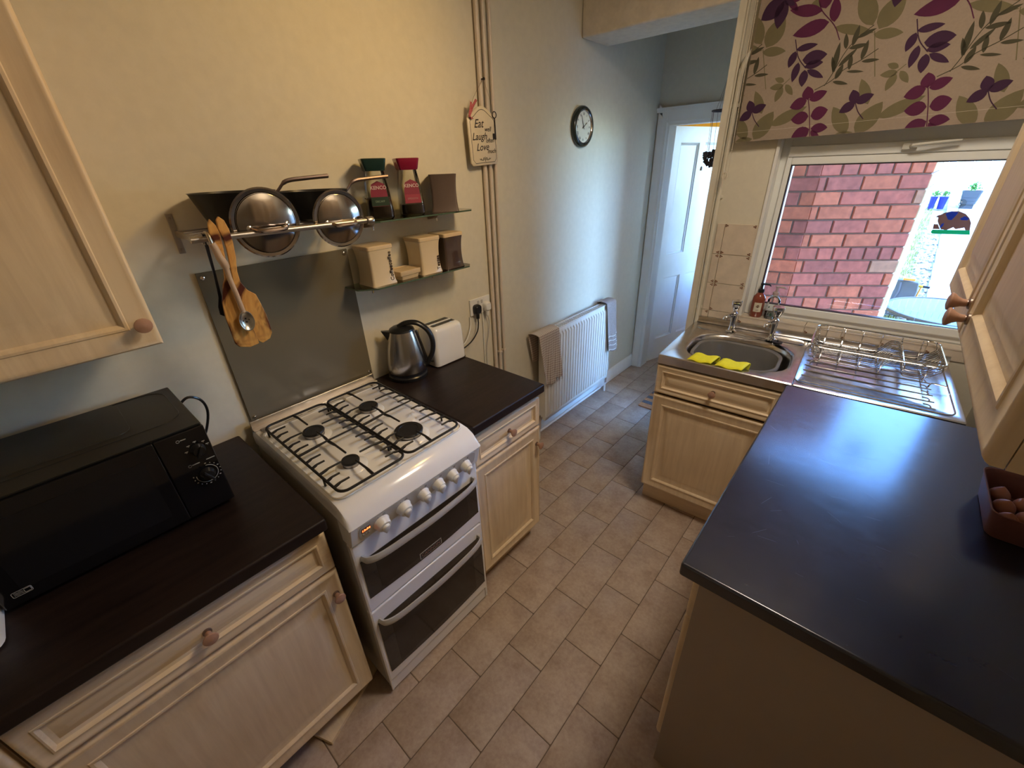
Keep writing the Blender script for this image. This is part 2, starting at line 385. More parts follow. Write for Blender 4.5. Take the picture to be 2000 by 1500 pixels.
obj('glass_pane', MB().box(1.043, 1.047, 3.81, 4.69, 0.76, 2.04), GLASS, w2)
struct('ceiling_back_room', MB().box(-1.7, 1.1, 3.28, 5.1, HC, 2.7), CEIL)
# far door: architrave, jamb and four-panel leaf standing ajar
d1 = thing('door_1', 'white painted four-panel door standing ajar at the end of the passage', None, (0.10, 3.28, 0)); d1['kind'] = 'structure'
def arch(b, x0, x1, z0, z1, vert=True):
    pass
b = MB()
prof = [(0, 0), (0.004, 0.010), (0.018, 0.014), (0.024, 0.020), (0.050, 0.016), (0.062, 0.022), (0.090, 0.022), (0.098, 0.014), (0.104, 0)]
def run(b, pts_fn, n=2): b.loft([[pts_fn(t, u, h) for u, h in prof] for t in range(n)], True, True, closed=True)
run(b, lambda t, u, h: (0.104 - u, YF - h, (0.0, 2.0 + u)[t]))
run(b, lambda t, u, h: (0.856 + u, YF - h, (0.0, 2.0 + u)[t]))
run(b, lambda t, u, h: ((0.104 - u, 0.856 + u)[t], YF - h, 1.952 + u))
obj('architrave', b, WGLOSS, d1)
b = MB(); b.box(0.0, PX - 0.0, YF - 0.034, YF, 2.050, 2.066).box(0.0, PX, YF - 0.024, YF, 2.036, 2.050)
obj('head_moulding', b, WGLOSS, d1)
b = MB(); b.box(0.085, 0.100, YF, 3.28, 0, 1.975).box(0.86, 0.875, YF, 3.28, 0, 1.975).box(0.085, 0.875, YF, 3.28, 1.955, 1.985)
obj('jamb', b, WGLOSS, d1)
LA = math.radians(73.5)
leafM = Matrix.Translation((0.088, 3.262, 0.006)) @ Matrix.Rotation(LA, 4, 'Z')
def panel_loops(x0, x1, z0, z1, y, prof):  # prof (inset,out) ; out toward -y
    return [[(x0 + i, y - o, z0 + i), (x1 - i, y - o, z0 + i), (x1 - i, y - o, z1 - i), (x0 + i, y - o, z1 - i)] for i, o in prof]
LW, LHt = 0.755, 1.95
b = MB(); xsx = [0.0, 0.105, 0.345, 0.41, 0.65, LW]; zsz = [0.0, 0.21, 0.80, 0.985, 1.845, LHt]
fr = MB()
for (a, c, e, f) in ((0, 0.105, 0, LHt), (0.345, 0.41, 0.21, 0.80), (0.345, 0.41, 0.985, 1.845), (0.65, LW, 0, LHt), (0.105, 0.65, 0, 0.21), (0.105, 0.65, 0.80, 0.985), (0.105, 0.65, 1.845, LHt)):
    fr.box(a, c, -0.0, 0.038, e, f)
lf = obj('door_leaf', fr.xf(leafM), WGLOSS, d1, smooth=False)
for (a, c) in ((0.105, 0.345), (0.41, 0.65)):
    for (e, f) in ((0.21, 0.80), (0.985, 1.845)):
        p = MB(); p.loft(panel_loops(a, c, e, f, 0.012, [(-0.001, -0.01), (0, 0.012), (0.006, 0.011), (0.012, 0.004), (0.02, 0.001), (0.022, -0.004)]), True, True)
        obj('door_panel', p.xf(leafM), WGLOSS, lf)
h = MB(); h.box(0.665, 0.69, -0.006, 0, 1.0, 1.10); h.tube([(0.678, -0.005, 1.075), (0.678, -0.035, 1.075), (0.66, -0.042, 1.075), (0.60, -0.04, 1.078)], 0.008, 8)
obj('door_handle', h.xf(leafM), BLACKI, lf)
h = MB(); h.tube([(0.70, -0.002, 1.02), (0.70, -0.03, 1.015), (0.67, -0.04, 1.0)], 0.01, 8); obj('spare_knob', h.xf(leafM), mat('brass', (0.75, 0.62, 0.38), 0.25, 1.0), lf)
# skirting
b = MB(); prs = [(0, 0), (0.016, 0), (0.016, 0.085), (0.011, 0.098), (0.008, 0.108), (0, 0.112)]
b.loft([[(h_, y, z_) for h_, z_ in prs] for y in (0.94, YF)], True, True)
struct('baseboard_left', b, WGLOSS)
# pillar boxing strips beside the window
b = MB(); wbox(b, 0.798, 0.832, WY - 0.012, WY, 0.0, 2.60); wbox(b, 0.832, 0.839, WY - 0.018, WY, 0.0, 2.60)
struct('trim_2', b, WALL, label='vertical painted edging strip at the corner of the window wall')

# ------------------------------------------------------------------ window
PX0, PX1 = 1.066, 2.03
wd = thing('window_1', 'white framed kitchen window over the sink', None, (1.5, wy(1.5, WY + 0.06), 0.98)); wd['kind'] = 'structure'
b = MB(); YW = 2.1455
wbox(b, PX0, 1.100, YW, YW + 0.06, 0.981, 1.90); wbox(b, 1.96, PX1, YW, YW + 0.06, 0.981, 1.90)
wbox(b, 1.100, 1.96, YW, YW + 0.06, 0.981, 1.012); wbox(b, 1.100, 1.96, YW, YW + 0.06, 1.76, 1.90)
obj('window_frame', b, UPVC, wd, bev=0.004)
b = MB()
wbox(b, 1.097, 1.118, YW - 0.014, YW + 0.03, 1.012, 1.765); wbox(b, 1.93, 1.963, YW - 0.014, YW + 0.03, 1.012, 1.765)
wbox(b, 1.118, 1.93, YW - 0.014, YW + 0.03, 1.012, 1.047); wbox(b, 1.118, 1.93, YW - 0.014, YW + 0.03, 1.690, 1.722); wbox(b, 1.10, 1.96, YW - 0.020, YW + 0.03, 1.722, 1.765)
obj('window_sash', b, UPVC, wd, bev=0.004)
b = MB()
for a in ((1.116, 1.122, 1.045, 1.692), (1.926, 1.932, 1.045, 1.692), (1.118, 1.93, 1.043, 1.050), (1.118, 1.93, 1.686, 1.692)): wbox(b, a[0], a[1], YW - 0.005, YW + 0.02, a[2], a[3])
obj('gasket', b, BLACKP, wd)
b = MB(); wbox(b, 1.118, 1.93, YW + 0.008, YW + 0.012, 1.047, 1.690); obj('glass_pane', b, GLASS, wd)
b = MB(); b.box(1.45, 1.475, 0, 0.012, 1.742, 1.762); hb = MB()
hx = 1.50; hy = wy(hx, YW - 0.02)
hb = MB().add([], []); wbox(hb, 1.490, 1.535, YW - 0.036, YW - 0.02, 1.735, 1.757)
hb.tube([(1.515, wy(1.515, YW - 0.034), 1.746), (1.52, wy(1.52, YW - 0.055), 1.748), (1.545, wy(1.545, YW - 0.058), 1.751), (1.62, wy(1.62, YW - 0.052), 1.757), (1.655, wy(1.655, YW - 0.05), 1.759)], [0.006, 0.006, 0.0055, 0.005, 0.004], 8)
obj('window_handle', hb, mat('cream_metal', (0.62, 0.60, 0.52), 0.35), wd)
# reveal strip at the left of the frame
b = MB(); wbox(b, 1.056, 1.068, WY - 0.008, YW, 0.981, 1.80); struct('trim_3', b, WPLAST, label='white corner bead of the window reveal')

# ------------------------------------------------------------------ cabinets
DOORP = [(0.0, 0.0), (0.0, 0.011), (0.002, 0.015), (0.006, 0.0185), (0.010, 0.019), (0.013, 0.0175), (0.046, 0.0175), (0.048, 0.0195), (0.053, 0.0200), (0.058, 0.0165),
         (0.061, 0.0110), (0.070, 0.0095), (0.073, 0.0085), (0.104, 0.0162), (0.107, 0.0165)]
DRAWP = [(i * (0.62 if i > 0.02 else 1), o) for i, o in DOORP]
def front(name, parent, x0, x1, z0, z1, m, y=0.0, prof=DOORP):
    b = MB(); b.loft(panel_loops(x0, x1, z0, z1, y, prof), True, True)
    return obj(name, b, m, parent, local=True)
def knob(parent, x, z, y):
    b = MB(); b.lathe([(0.0001, 0), (0.010, 0.0), (0.010, 0.003), (0.006, 0.005), (0.0055, 0.011), (0.0001, 0.011)], (x, y, z), '-y', 14, False)
    k = obj('knob', b, PEWTER, parent, local=True)
    b = MB(); b.lathe([(0.0001, 0.006), (0.0066, 0.006), (0.0072, 0.013), (0.0100, 0.019), (0.0148, 0.0245), (0.0165, 0.0275), (0.0155, 0.0300), (0.0085, 0.0325), (0.0001, 0.0332)], (x, y, z), '-y', 18, False)
    obj('knob_cap', b, KNOB, k, local=True); return k
CARC = mat('cream_carcass_board', (0.62, 0.50, 0.37), 0.45, var=0.03, nscale=8)
def base_unit(name, label, loc, rotz, w, ztop=0.868, depth=0.55, split=0.695, knobs=True, plinth=True, knob_side=1, dz=(0.704, 0.848), pz=0.10, hollow=False):
    r = thing(name, label, 'cabinet', loc, rotz)
    b = MB()
    if hollow: b.add([(0, 0.001, pz + .01), (w, .001, pz + .01), (w, depth, pz + .01), (0, depth, pz + .01), (0, 0.001, ztop), (w, .001, ztop), (w, depth, ztop), (0, depth, ztop),
                      (.016, 0.001, pz + .03), (w - .016, .001, pz + .03), (w - .016, depth - .01, pz + .03), (.016, depth - .01, pz + .03), (.016, 0.001, ztop), (w - .016, .001, ztop), (w - .016, depth - .01, ztop), (.016, depth - .01, ztop)],
                     [(0, 3, 2, 1), (0, 4, 7, 3), (1, 2, 6, 5), (2, 3, 7, 6), (8, 9, 10, 11), (8, 11, 15, 12), (9, 13, 14, 10), (10, 14, 15, 11), (0, 1, 9, 8), (0, 8, 12, 4), (1, 5, 13, 9), (4, 12, 15, 7), (5, 6, 14, 13), (6, 7, 15, 14)])
    else: b.box(0, w, 0.001, depth, pz + 0.01, ztop)
    obj('carcass', b, CARC, r, local=True, smooth=False)
    if plinth: b = MB(); b.box(0.0, w, 0.045, 0.06, 0, pz + 0.009); obj('plinth', b, MAPLEH, r, local=True, smooth=False)
    dr = front('drawer', r, 0.002, w - 0.002, dz[0], dz[1], MAPLEH, 0, DRAWP)
    do = front('door', r, 0.002, w - 0.002, pz + 0.014, split, MAPLE)
    if knobs:
        knob(dr, w / 2, (dz[0] + dz[1]) / 2, -0.0165)
        knob(do, w - 0.026 if knob_side > 0 else 0.026, split - 0.085, -0.0175)
    return r
base_unit('base_cabinet', 'wide pale maple base cabinet under the microwave worktop, drawer over door', (0.585, -0.66, 0), PI / 2, 0.62, plinth=False)
base_unit('base_cabinet', 'pale maple base cabinet cut off by the bottom left corner of the photo', (0.585, -1.285, 0), PI / 2, 0.62)
base_unit('base_cabinet', 'narrow pale maple base cabinet between the cooker and the radiator', (0.590, 0.522, 0), PI / 2, 0.408, knob_side=1)
base_unit('base_cabinet', 'maple sink cabinet with drawer front under the stainless sink', (0.878, wy(0.878, 1.517), 0), THA, 0.535, ztop=0.868, depth=0.5, split=0.700, dz=(0.712, 0.862), pz=0.116, hollow=True)
# peninsula run (door fronts face the aisle) with its plain end panel
for k, (ya, yb) in enumerate(((1.47, 0.965), (0.963, 0.458))):
    base_unit('base_cabinet', ('maple base cabinet facing the aisle under the right worktop, by the sink', 'maple base cabinet facing the aisle at the near end of the right worktop')[k], (1.450, ya, 0), -PI / 2, ya - yb, depth=0.57, knobs=(k == 0))
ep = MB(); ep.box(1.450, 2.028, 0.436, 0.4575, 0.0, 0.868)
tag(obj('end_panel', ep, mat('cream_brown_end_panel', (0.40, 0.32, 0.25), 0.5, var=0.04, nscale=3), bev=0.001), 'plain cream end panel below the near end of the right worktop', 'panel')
# loose plinth board on the floor
b = MB(); A = Vector((0.609, -0.23, 0)); u = (Vector((0.558, -0.102, 0)) - A).normalized(); v = Vector((-u.y, u.x, 0))
P = [A, A + u * 0.35, A + u * 0.35 + v * 0.12, A + v * 0.12]
b.loft([[p + Vector((0, 0, 0.001)) for p in P], [p + Vector((0, 0, 0.018)) for p in P]], True, True)
tag(obj('plinth_board', b, MAPLEH), 'loose plinth board lying on the floor under the microwave cabinet', 'board')
# worktops
def worktop(name, label, x0, x1, y0, y1, m, z0=0.871, z1=0.910, edge=0.007):
    b = MB(); b.box(x0, x1, y0, y1, z0, z1)
    return tag(obj(name, b, m, bev=edge, bseg=3), label, 'worktop')
worktop('worktop', 'dark wenge worktop carrying the microwave', 0.0, 0.632, -1.285, -0.037, TOPL)
worktop('worktop', 'short dark worktop under the kettle and toaster', 0.0, 0.630, 0.512, 0.935, TOPL)
b = MB()
yb = lambda x: wy(x, 1.4965)
P0 = [(1.405, 0.417), (2.028, 0.417), (2.028, yb(2.028) - .002), (1.405, yb(1.405) - .002)]
b.loft([[(x, y, 0.871) for x, y in P0], [(x, y, 0.910) for x, y in P0]], True, True)
tag(obj('worktop', b, TOPR, bev=0.007, bseg=3), 'scuffed near-black worktop running along the right side', 'worktop')
scr = MB()
for k in range(34):
    x, y = random.uniform(1.43, 1.95), random.uniform(0.5, 1.45); a = random.uniform(0, PI); l = random.uniform(0.01, 0.05)
    dx, dy = math.cos(a) * l, math.sin(a) * l; nx, ny = -math.sin(a) * 0.0003, math.cos(a) * 0.0003
    scr.add([(x, y, 0.9102), (x + dx, y + dy, 0.9102), (x + dx + nx, y + dy + ny, 0.9102), (x + nx, y + ny, 0.9102)], [(0, 1, 2, 3)])
wt = [o for o in C.objects if o.name.startswith('worktop')][-1]
obj('scratches', scr, mat('pale_scratch', (0.16, 0.15, 0.17), 0.5), wt)['kind'] = 'stuff'

# wall cupboards
def wall_unit(name, label, loc, rotz, widths, h, depth, ks):
    W = sum(widths); r = thing(name, label, 'cupboard', loc, rotz)
    b = MB(); b.box(0, W, 0.001, depth, 0.0, h); obj('carcass', b, MAPLE, r, local=True, smooth=False)
    x = 0
    for wd_, s in zip(widths, ks):
        d = front('door', r, x + 0.0015, x + wd_ - 0.0015, 0.0, h, MAPLE); kx = x + wd_ - 0.026 if s > 0 else x + 0.024
        knob(d, kx, 0.056 if s > 0 else 0.040, -0.0175); x += wd_
    return r
wall_unit('wall_cupboard', 'maple wall cupboard hanging above the microwave', (0.332, -0.165 - 0.5, 1.386), PI / 2, [0.5], 0.72, 0.33, [1])
wall_unit('wall_cupboard', 'maple wall cupboard further left, mostly out of frame', (0.332, -0.168 - 1.0, 1.386), PI / 2, [0.498], 0.72, 0.33, [-1])
wall_unit('wall_cupboard', 'maple double wall cupboard on the right above the worktop', (1.722, 1.207, 1.418), -PI / 2, [0.431, 0.478], 0.72, 0.306, [1, -1])

# ------------------------------------------------------------------ cooker
ck = thing('gas_cooker', 'white freestanding gas cooker with double oven and four burners', 'cooker', (0.33, 0.25, 0))
Y0, Y1 = -0.004, 0.504
b = MB(); b.box(0.03, 0.612, Y0 + 0.004, Y1 - 0.004, 0.03, 0.875); obj('side_body', b, mat('cooker_side_panel', (0.50, 0.46, 0.40), 0.4, var=0.1, nscale=6), ck, bev=0.004)
# hob top shell : profile along x swept along y, front edge rolls down to the control panel
b = MB()
hp = [(0.03, 0.868), (0.03, 0.915), (0.045, 0.922), (0.58, 0.920), (0.615, 0.915), (0.642, 0.902), (0.660, 0.882), (0.670, 0.860), (0.672, 0.856), (0.640, 0.856), (0.60, 0.868)]
def sw(y, s): return [(0.33 + (x - 0.33) * s, y, z if z > 0.87 or True else z) for x, z in hp]
ls = []
for y, dz, s in ((Y0, -0.012, 0.995), (Y0 + 0.006, -0.002, 1), (Y0 + 0.012, 0, 1), (Y1 - 0.012, 0, 1), (Y1 - 0.006, -0.002, 1), (Y1, -0.012, 0.995)):
    ls.append([(0.33 + (x - 0.33) * s, y, z + (dz if z > 0.88 else 0)) for x, z in hp])
b.loft(ls, True, True); hob = obj('hob_top', b, WHITE, ck)
# recessed spill tray look: raised rim lines
b = MB()
for (x0, x1, y0, y1) in ((0.088, 0.640 - 0.03, 0.012, 0.488),):
    b.tube([(x, y, 0.9205) for x, y in rrect(x1 - x0, y1 - y0, 0.03, 5, (x0 + x1) / 2, (y0 + y1) / 2)], 0.003, 6, True)
obj('hob_rim', b, WHITE, hob)
b = MB(); b.box(0.022, 0.030, Y0 + 0.004, Y1 - 0.004, 0.87, 0.952); b.box(0.022, 0.055, Y0 + 0.004, Y1 - 0.004, 0.921, 0.926)
obj('rear_trim', b, mat('trim_steel', (0.62, 0.58, 0.54), 0.28, 1.0, var=0.03), ck, bev=0.002)
for k in range(4): obj('vent_slot', MB().box(0.063, 0.068, 0.10 + k * 0.085, 0.165 + k * 0.085, 0.9205, 0.9225), mat('grey_slot', (0.25, 0.24, 0.23), 0.5), hob)
for y in (Y0 + 0.035, Y1 - 0.035): b = MB().box(0.055, 0.085, y - 0.012, y + 0.012, 0.920, 0.928); obj('lid_hinge', b, STEEL, hob, bev=0.002)
for (bx, by, br) in ((0.245, 0.126, 0.034), (0.246, 0.339, 0.034), (0.495, 0.121, 0.026), (0.500, 0.336, 0.046)):
    b = MB(); b.lathe([(br + 0.024, 0.919), (br + 0.020, 0.923), (br + 0.006, 0.927), (br, 0.9275)], (bx, by, 0), 'z', 28, False)
    bo = obj('burner', b, WHITE, ck)
    b = MB(); b.lathe([(br * 0.95, 0.925), (br * 0.98, 0.937), (br * 0.9, 0.939)], (bx, by, 0), 'z', 28, True); obj('burner_ring', b, STEEL, bo)
    b = MB(); b.lathe([(br * 1.04, 0.9385), (br * 1.06, 0.942), (br * 1.0, 0.9455), (br * 0.72, 0.946), (br * 0.70, 0.9445)], (bx, by, 0), 'z', 28, True); obj('burner_cap', b, BLACKI, bo)
# pan supports : two rounded frames with fingers
for k, (ya, yb_, byk) in enumerate(((0.022, 0.238, 0.124), (0.246, 0.462, 0.337))):
    b = MB(); zt = 0.955; x0, x1 = 0.098, 0.622
    b.tube([(x, y, zt - 0.006) for x, y in rrect(x1 - x0, yb_ - ya, 0.026, 5, (x0 + x1) / 2, (ya + yb_) / 2)], 0.0042, 8, True)
    xm = (x0 + x1) / 2
    def finger(x, y, xe, ye, r=0.0036, d=None): b.tube([(x, y, zt - 0.006), (x + (xe - x) * .30, y + (ye - y) * .30, zt - .002), (x + (xe - x) * .42, y + (ye - y) * .42, zt), (xe, ye, zt)], [r * 1.35, r * 1.3, r, r * 0.9], 6)
    finger(xm, ya, xm, yb_)
    for (bx, R) in ((0.246, 0.045), (0.498, 0.04 if k == 0 else 0.058)):
        finger(bx, ya, bx, byk - R + 0.01); finger(bx, yb_, bx, byk + R - 0.01)
        if bx < xm: finger(x0, byk, bx - R + 0.01, byk); finger(xm, byk, bx + R - 0.01, byk)
        else: finger(xm, byk, bx - R + 0.01, byk); finger(x1, byk, bx + R - 0.01, byk)
        for dx in (-0.085, -0.045, 0.045, 0.085):
            l = 0.048 if abs(dx) > 0.05 else 0.040
            finger(bx + dx, ya, bx + dx, ya + l); finger(bx + dx, yb_, bx + dx, yb_ - l)
    for (x, y) in ((x0 + .03, ya), (x1 - .10, ya), (x0 + .03, yb_), (x1 - .10, yb_)): b.tube([(x, y, zt - 0.006), (x, y, 0.9215)], 0.0035, 6)
    obj('pan_support', b, BLACKI, ck)
# control panel facia (slanted) with knobs and clock
FX = lambda z: 0.672 - (0.860 - z) * 0.28
b = MB()
b.loft([[(FX(0.858), y, 0.858), (FX(0.778), y, 0.778), (0.600, y, 0.776), (0.600, y, 0.858)] for y in (Y0 + 0.002, Y1 - 0.002)], True, True)
pn = obj('control_panel', b, WPLAST, ck, bev=0.003)
pd = Vector((FX(0.858) - FX(0.778), 0, 0.08)).normalized(); nrm = Vector((pd.z, 0, -pd.x))  # outward
def onp(y, t, h): # t along panel from bottom 0..1
    p = Vector((FX(0.778), y, 0.778)).lerp(Vector((FX(0.858), y, 0.858)), t); return p + nrm * h
# silvery inset
b = MB(); ins = rrect(0.455, 0.066, 0.022, 5, 0.2515, 0.041)
b.loft([[onp(y, z / 0.08, 0.0004) for y, z in ins], [onp(y, z / 0.08, 0.0016) for y, z in ins]], False, True)
inset = obj('panel_inset', b, SILVERP, pn)
for y in (0.095, 0.173, 0.249, 0.310, 0.370, 0.432):
    big = y < 0.2; R = 0.0265 if big else 0.0225
    M = frame(onp(y, 0.42, 0.0016), (0, 1, 0), pd)
    b = MB(); b.lathe([(R, 0), (R, 0.003), (R * 0.9, 0.006), (R * 0.84, 0.016), (R * 0.74, 0.022), (R * 0.5, 0.0235)], (0, 0, 0), 'z', 22)
    kb = obj('control_knob', b.xf(M), WPLAST, inset)
    b = MB(); a = math.radians(-72 if y > 0.2 else -68)
    pt = [(-0.008, -0.004), (0.0, 0.008), (0.008, 0.0), (0.0105, -0.010), (0.008, -0.024), (-0.004, -0.014)]
    poly = [(0.0145 * math.cos(q), 0.0135 * math.sin(q)) for q in [i * PI / 5 for i in range(6)]] + [(-0.0105, -0.011), (-0.001, -0.0265), (0.001, -0.0265), (0.0105, -0.011)]
    b.loft([[(u_, v_, 0.012) for u_, v_ in poly], [(u_ * 0.9, v_ * 0.98, 0.028) for u_, v_ in poly], [(u_ * 0.6, v_ * 0.8, 0.031) for u_, v_ in poly]], True, True)
    obj('knob_pointer', b.xf(M), WPLAST, kb)
    d = MB()
    d.lathe([(0.0016, 0), (0.0016, 0.0004)], (-0.010, 0.030, 0), 'z', 8)
    if big: 
        d.tube([(0.006, 0.027, .0002), (0.014, 0.027, .0002), (0.014, 0.033, .0002), (0.006, 0.033, .0002)], 0.0005, 4, True)
    else:
        for q in range(4): d.lathe([(0.0016 if q != 1 else 0.0008, 0), (0.0016 if q != 1 else 0.0008, 0.0004)], (0.008 + 0.004 * (q % 2), 0.028 + 0.004 * (q // 2), 0), 'z', 6)
    obj('panel_mark', d.xf(M), BLACKP, inset)
M = frame(onp(0.045, 0.60, 0.0016), (0, 1, 0), pd)
b = MB().box(-0.014, 0.014, -0.0085, 0.0085, 0, 0.0012); clk = obj('clock_display', b.xf(M), BLACKG, inset)
RED = mat('red_digit', (1, 0.1, 0.02), 0.5, emit=((1.0, 0.13, 0.03), 4.0))
text('display_digits', '13:56', 0.0125, M @ Matrix.Translation((0, 0, 0.0014)), RED, clk, bold=0.0003)
for k in range(3): obj('clock_button', MB().lathe([(0.0028, 0), (0.0026, 0.003)], (-0.009 + 0.009 * k, -0.020, 0), 'z', 10).xf(M), mat('grey_button', (0.35, 0.34, 0.33), 0.4), inset)
# doors: grill (top) and main oven
def oven_door(z0, z1, gz0, gz1, hz, name):
    b = MB(); b.box(0.612, 0.640, Y0 + 0.002, Y1 - 0.002, z0, z1); d = obj(name, b, WHITE, ck, bev=0.006)
    # curved lower glass edge
    yl, yr = Y0 + 0.016, Y1 - 0.014; poly = [(yl, gz1), (yr, gz1)]; n = 14
    for i in range(n + 1):
        t = i / n; y = yr + (yl - yr) * t; poly.append((y, gz0 - 0.012 * math.sin(PI * t)))
    g = MB(); g.loft([[(0.6395, y, z) for y, z in poly], [(0.6425, y, z) for y, z in poly]], False, True); gg = obj('door_glass', g, BLACKG, d)
    iy = MB(); yl2, yr2 = yl + 0.045, yr - 0.05
    iy.box(0.6424, 0.6430, yl2, yr2, gz0 + 0.012, gz1 - 0.03); obj('window_screen', iy, mat('dark_brown_screen', (0.020, 0.014, 0.011), 0.12), gg)
    hh = MB(); pts = [(0.642, Y0 + 0.024, hz - 0.006), (0.668, Y0 + 0.032, hz), (0.683, Y0 + 0.075, hz), (0.690, 0.18, hz), (0.692, 0.25, hz), (0.690, 0.32, hz), (0.683, Y1 - 0.085, hz), (0.668, Y1 - 0.036, hz), (0.642, Y1 - 0.028, hz - 0.004)]
    sp = spline(pts, 5); hh = MB(); ls = []
    for i, p in enumerate(sp):
        d_ = (sp[min(i + 1, len(sp) - 1)] - sp[max(i - 1, 0)]).normalized(); n_ = Vector((d_.y, -d_.x, 0))
        ls.append([p + n_ * a + Vector((0, 0, c)) for a, c in ((-0.004, -0.010), (0.003, -0.011), (0.006, -0.004), (0.005, 0.005), (0.001, 0.012), (-0.005, 0.010))])
    hh.loft(ls, True, True); obj('door_handle', hh, SILVERP, d)
    return d, gg
gd, gg1 = oven_door(0.474, 0.772, 0.535, 0.698, 0.716, 'grill_door')
od, gg2 = oven_door(0.078, 0.468, 0.130, 0.405, 0.420, 'oven_door')
b = MB(); b.box(0.6426, 0.6436, 0.207, 0.302, 0.531, 0.557); bd = obj('badge', b, SILVERP, gg1)
b = MB(); b.box(0.6434, 0.6440, 0.2095, 0.2995, 0.533, 0.5545); bi = obj('badge_face', b, BLACKP, bd)
text('badge_letters', 'CANNON', 0.019, frame((0.6442, 0.2545, 0.5435), (0, 1, 0), (0, 0, 1)), mat('dull_copper', (0.32, 0.18, 0.13), 0.4), bd, sx=0.95)
b = MB(); b.box(0.603, 0.632, Y0 + 0.006, Y1 - 0.006, 0.012, 0.074); obj('kick_panel', b, WHITE, ck, bev=0.004)
for x in (0.08, 0.58):
    for y in (0.03, 0.47): obj('foot', MB().lathe([(0.015, 0), (0.013, 0.035)], (x, y, 0), 'z', 10), BLACKP, ck)
for y in (Y0 + 0.001, Y1 - 0.010): obj('side_trim', MB().box(0.630, 0.6385, y, y + 0.009, 0.02, 0.77), WHITE, ck, bev=0.003)

# glass splashback behind the cooker
sg = tag(obj('splashback', MB().box(0.004, 0.010, 0.012, 0.508, 0.945, 1.470), mat('smoked_splashback_glass', (0.16, 0.14, 0.10), 0.10, var=0.04, nscale=3), bev=0.0015), 'smoked grey glass splashback fixed behind the cooker', 'splashback')
for y in (0.026, 0.494):
    for z in (0.96, 1.455): obj('fixing_screw', MB().lathe([(0.006, 0), (0.006, 0.003), (0.003, 0.0045)], (0.010, y, z), 'x', 12), CHROME, sg)

# ------------------------------------------------------------------ sink top, bowl, taps
SKX, SKY = 0.880, wy(0.880, 1.4965)
sk = thing('kitchen_sink', 'stainless steel sit-on sink top with bowl and ribbed drainer', 'sink', (SKX, SKY, 0), THA)
sk.location = (SKX, SKY, 0)
TW, TD, Z = 1.048, 0.583, 0.915
def rr3(w_, h_, r, cx, cy, z, n=6): return [(x, y, z) for x, y in rrect(w_, h_, r, n, cx, cy)]
b = MB(); cx, cy = TW / 2, TD / 2; bx, by = 0.292, 0.245
# deck split in two lofts that share a seam at x=0.545
SX = 0.545
b.loft([rr3(SX, TD, 0.003, SX / 2, TD / 2, 0.872), rr3(SX, TD, 0.003, SX / 2, TD / 2, 0.878), rr3(SX, TD, 0.004, SX / 2, TD / 2, Z - 0.004), rr3(SX - 0.004, TD - 0.008, 0.004, SX / 2 , TD / 2, Z),
        rr3(0.455, 0.405, 0.155, bx, by, Z), rr3(0.440, 0.390, 0.150, bx, by, Z - 0.003), rr3(0.425, 0.375, 0.145, bx, by, Z - 0.012), rr3(0.412, 0.362, 0.14, bx, by, Z - 0.035),
        rr3(0.395, 0.345, 0.135, bx, by, 0.760), rr3(0.37, 0.32, 0.12, bx, by, 0.742), rr3(0.05, 0.05, 0.024, bx, by, 0.738)], False, True)
obj('deck', b, SINK, sk, local=True)
b = MB(); dxc = (SX + TW) / 2; dw = TW - SX
b.loft([rr3(dw, TD, 0.003, dxc, TD / 2, 0.872), rr3(dw, TD, 0.004, dxc, TD / 2, Z - 0.004), rr3(dw - 0.004, TD - 0.008, 0.004, dxc, TD / 2, Z),
        rr3(0.475, 0.455, 0.035, 0.785, 0.262, Z), rr3(0.462, 0.442, 0.03, 0.785, 0.262, Z - 0.004), rr3(0.02, 0.02, 0.005, 0.60, 0.262, Z - 0.008)], True, True)
obj('drainer', b, SINK, sk, local=True)
for k in range(7):
    y = 0.068 + k * 0.060; l = 0.385; b = MB(); xa = 0.578
    b.tube(spline([(xa, y + 0.012, Z - 0.0045), (xa + 0.002, y + 0.003, Z - 0.0045), (xa + 0.012, y, Z - 0.0045), (xa + l - 0.015, y, Z - 0.0045), (xa + l - 0.004, y + 0.004, Z - 0.0045), (xa + l, y + 0.014, Z - 0.0045), (xa + l - 0.004, y + 0.028, Z - 0.0045), (xa + l - 0.020, y + 0.032, Z - 0.0045)], 4), 0.0024, 6)
    obj('drainer_ridge', b, SINK, sk, local=True)
b = MB(); b.tube([(x, y, Z - 0.0005) for x, y in rrect(0.478, 0.458, 0.036, 6, 0.785, 0.262)], 0.003, 6, True); obj('drainer_border', b, SINK, sk, local=True)
b = MB(); b.loft([[(x, TD - 0.012 - a, z) for a, z in ((0, Z), (0.012, Z + 0.002), (0.004, Z + 0.010), (0.0, 0.945), (-0.010, 0.946), (-0.010, Z))] for x in (0.0, TW)], True, True); obj('upstand', b, SINK, sk, local=True)
b = MB(); b.loft([rr3(0.50, 0.095, 0.04, 0.285, 0.500, Z + h, 6) if i < 1 else rr3(0.50 - i * 0.008, 0.095 - i * 0.008, 0.038, 0.285, 0.500, Z + h, 6) for i, h in enumerate((0, 0.004, 0.0055, 0.006))], False, True)
obj('tap_ledge', b, SINK, sk, local=True)
b = MB(); b.lathe([(0.020, 0), (0.020, 0.003), (0.012, 0.004)], (bx - 0.02, by + 0.172, 0.865), '-y', 16); obj('overflow', b, BLACKP, sk, local=True)
SW = Matrix.Translation((SKX, SKY, 0)) @ Matrix.Rotation(THA, 4, 'Z')
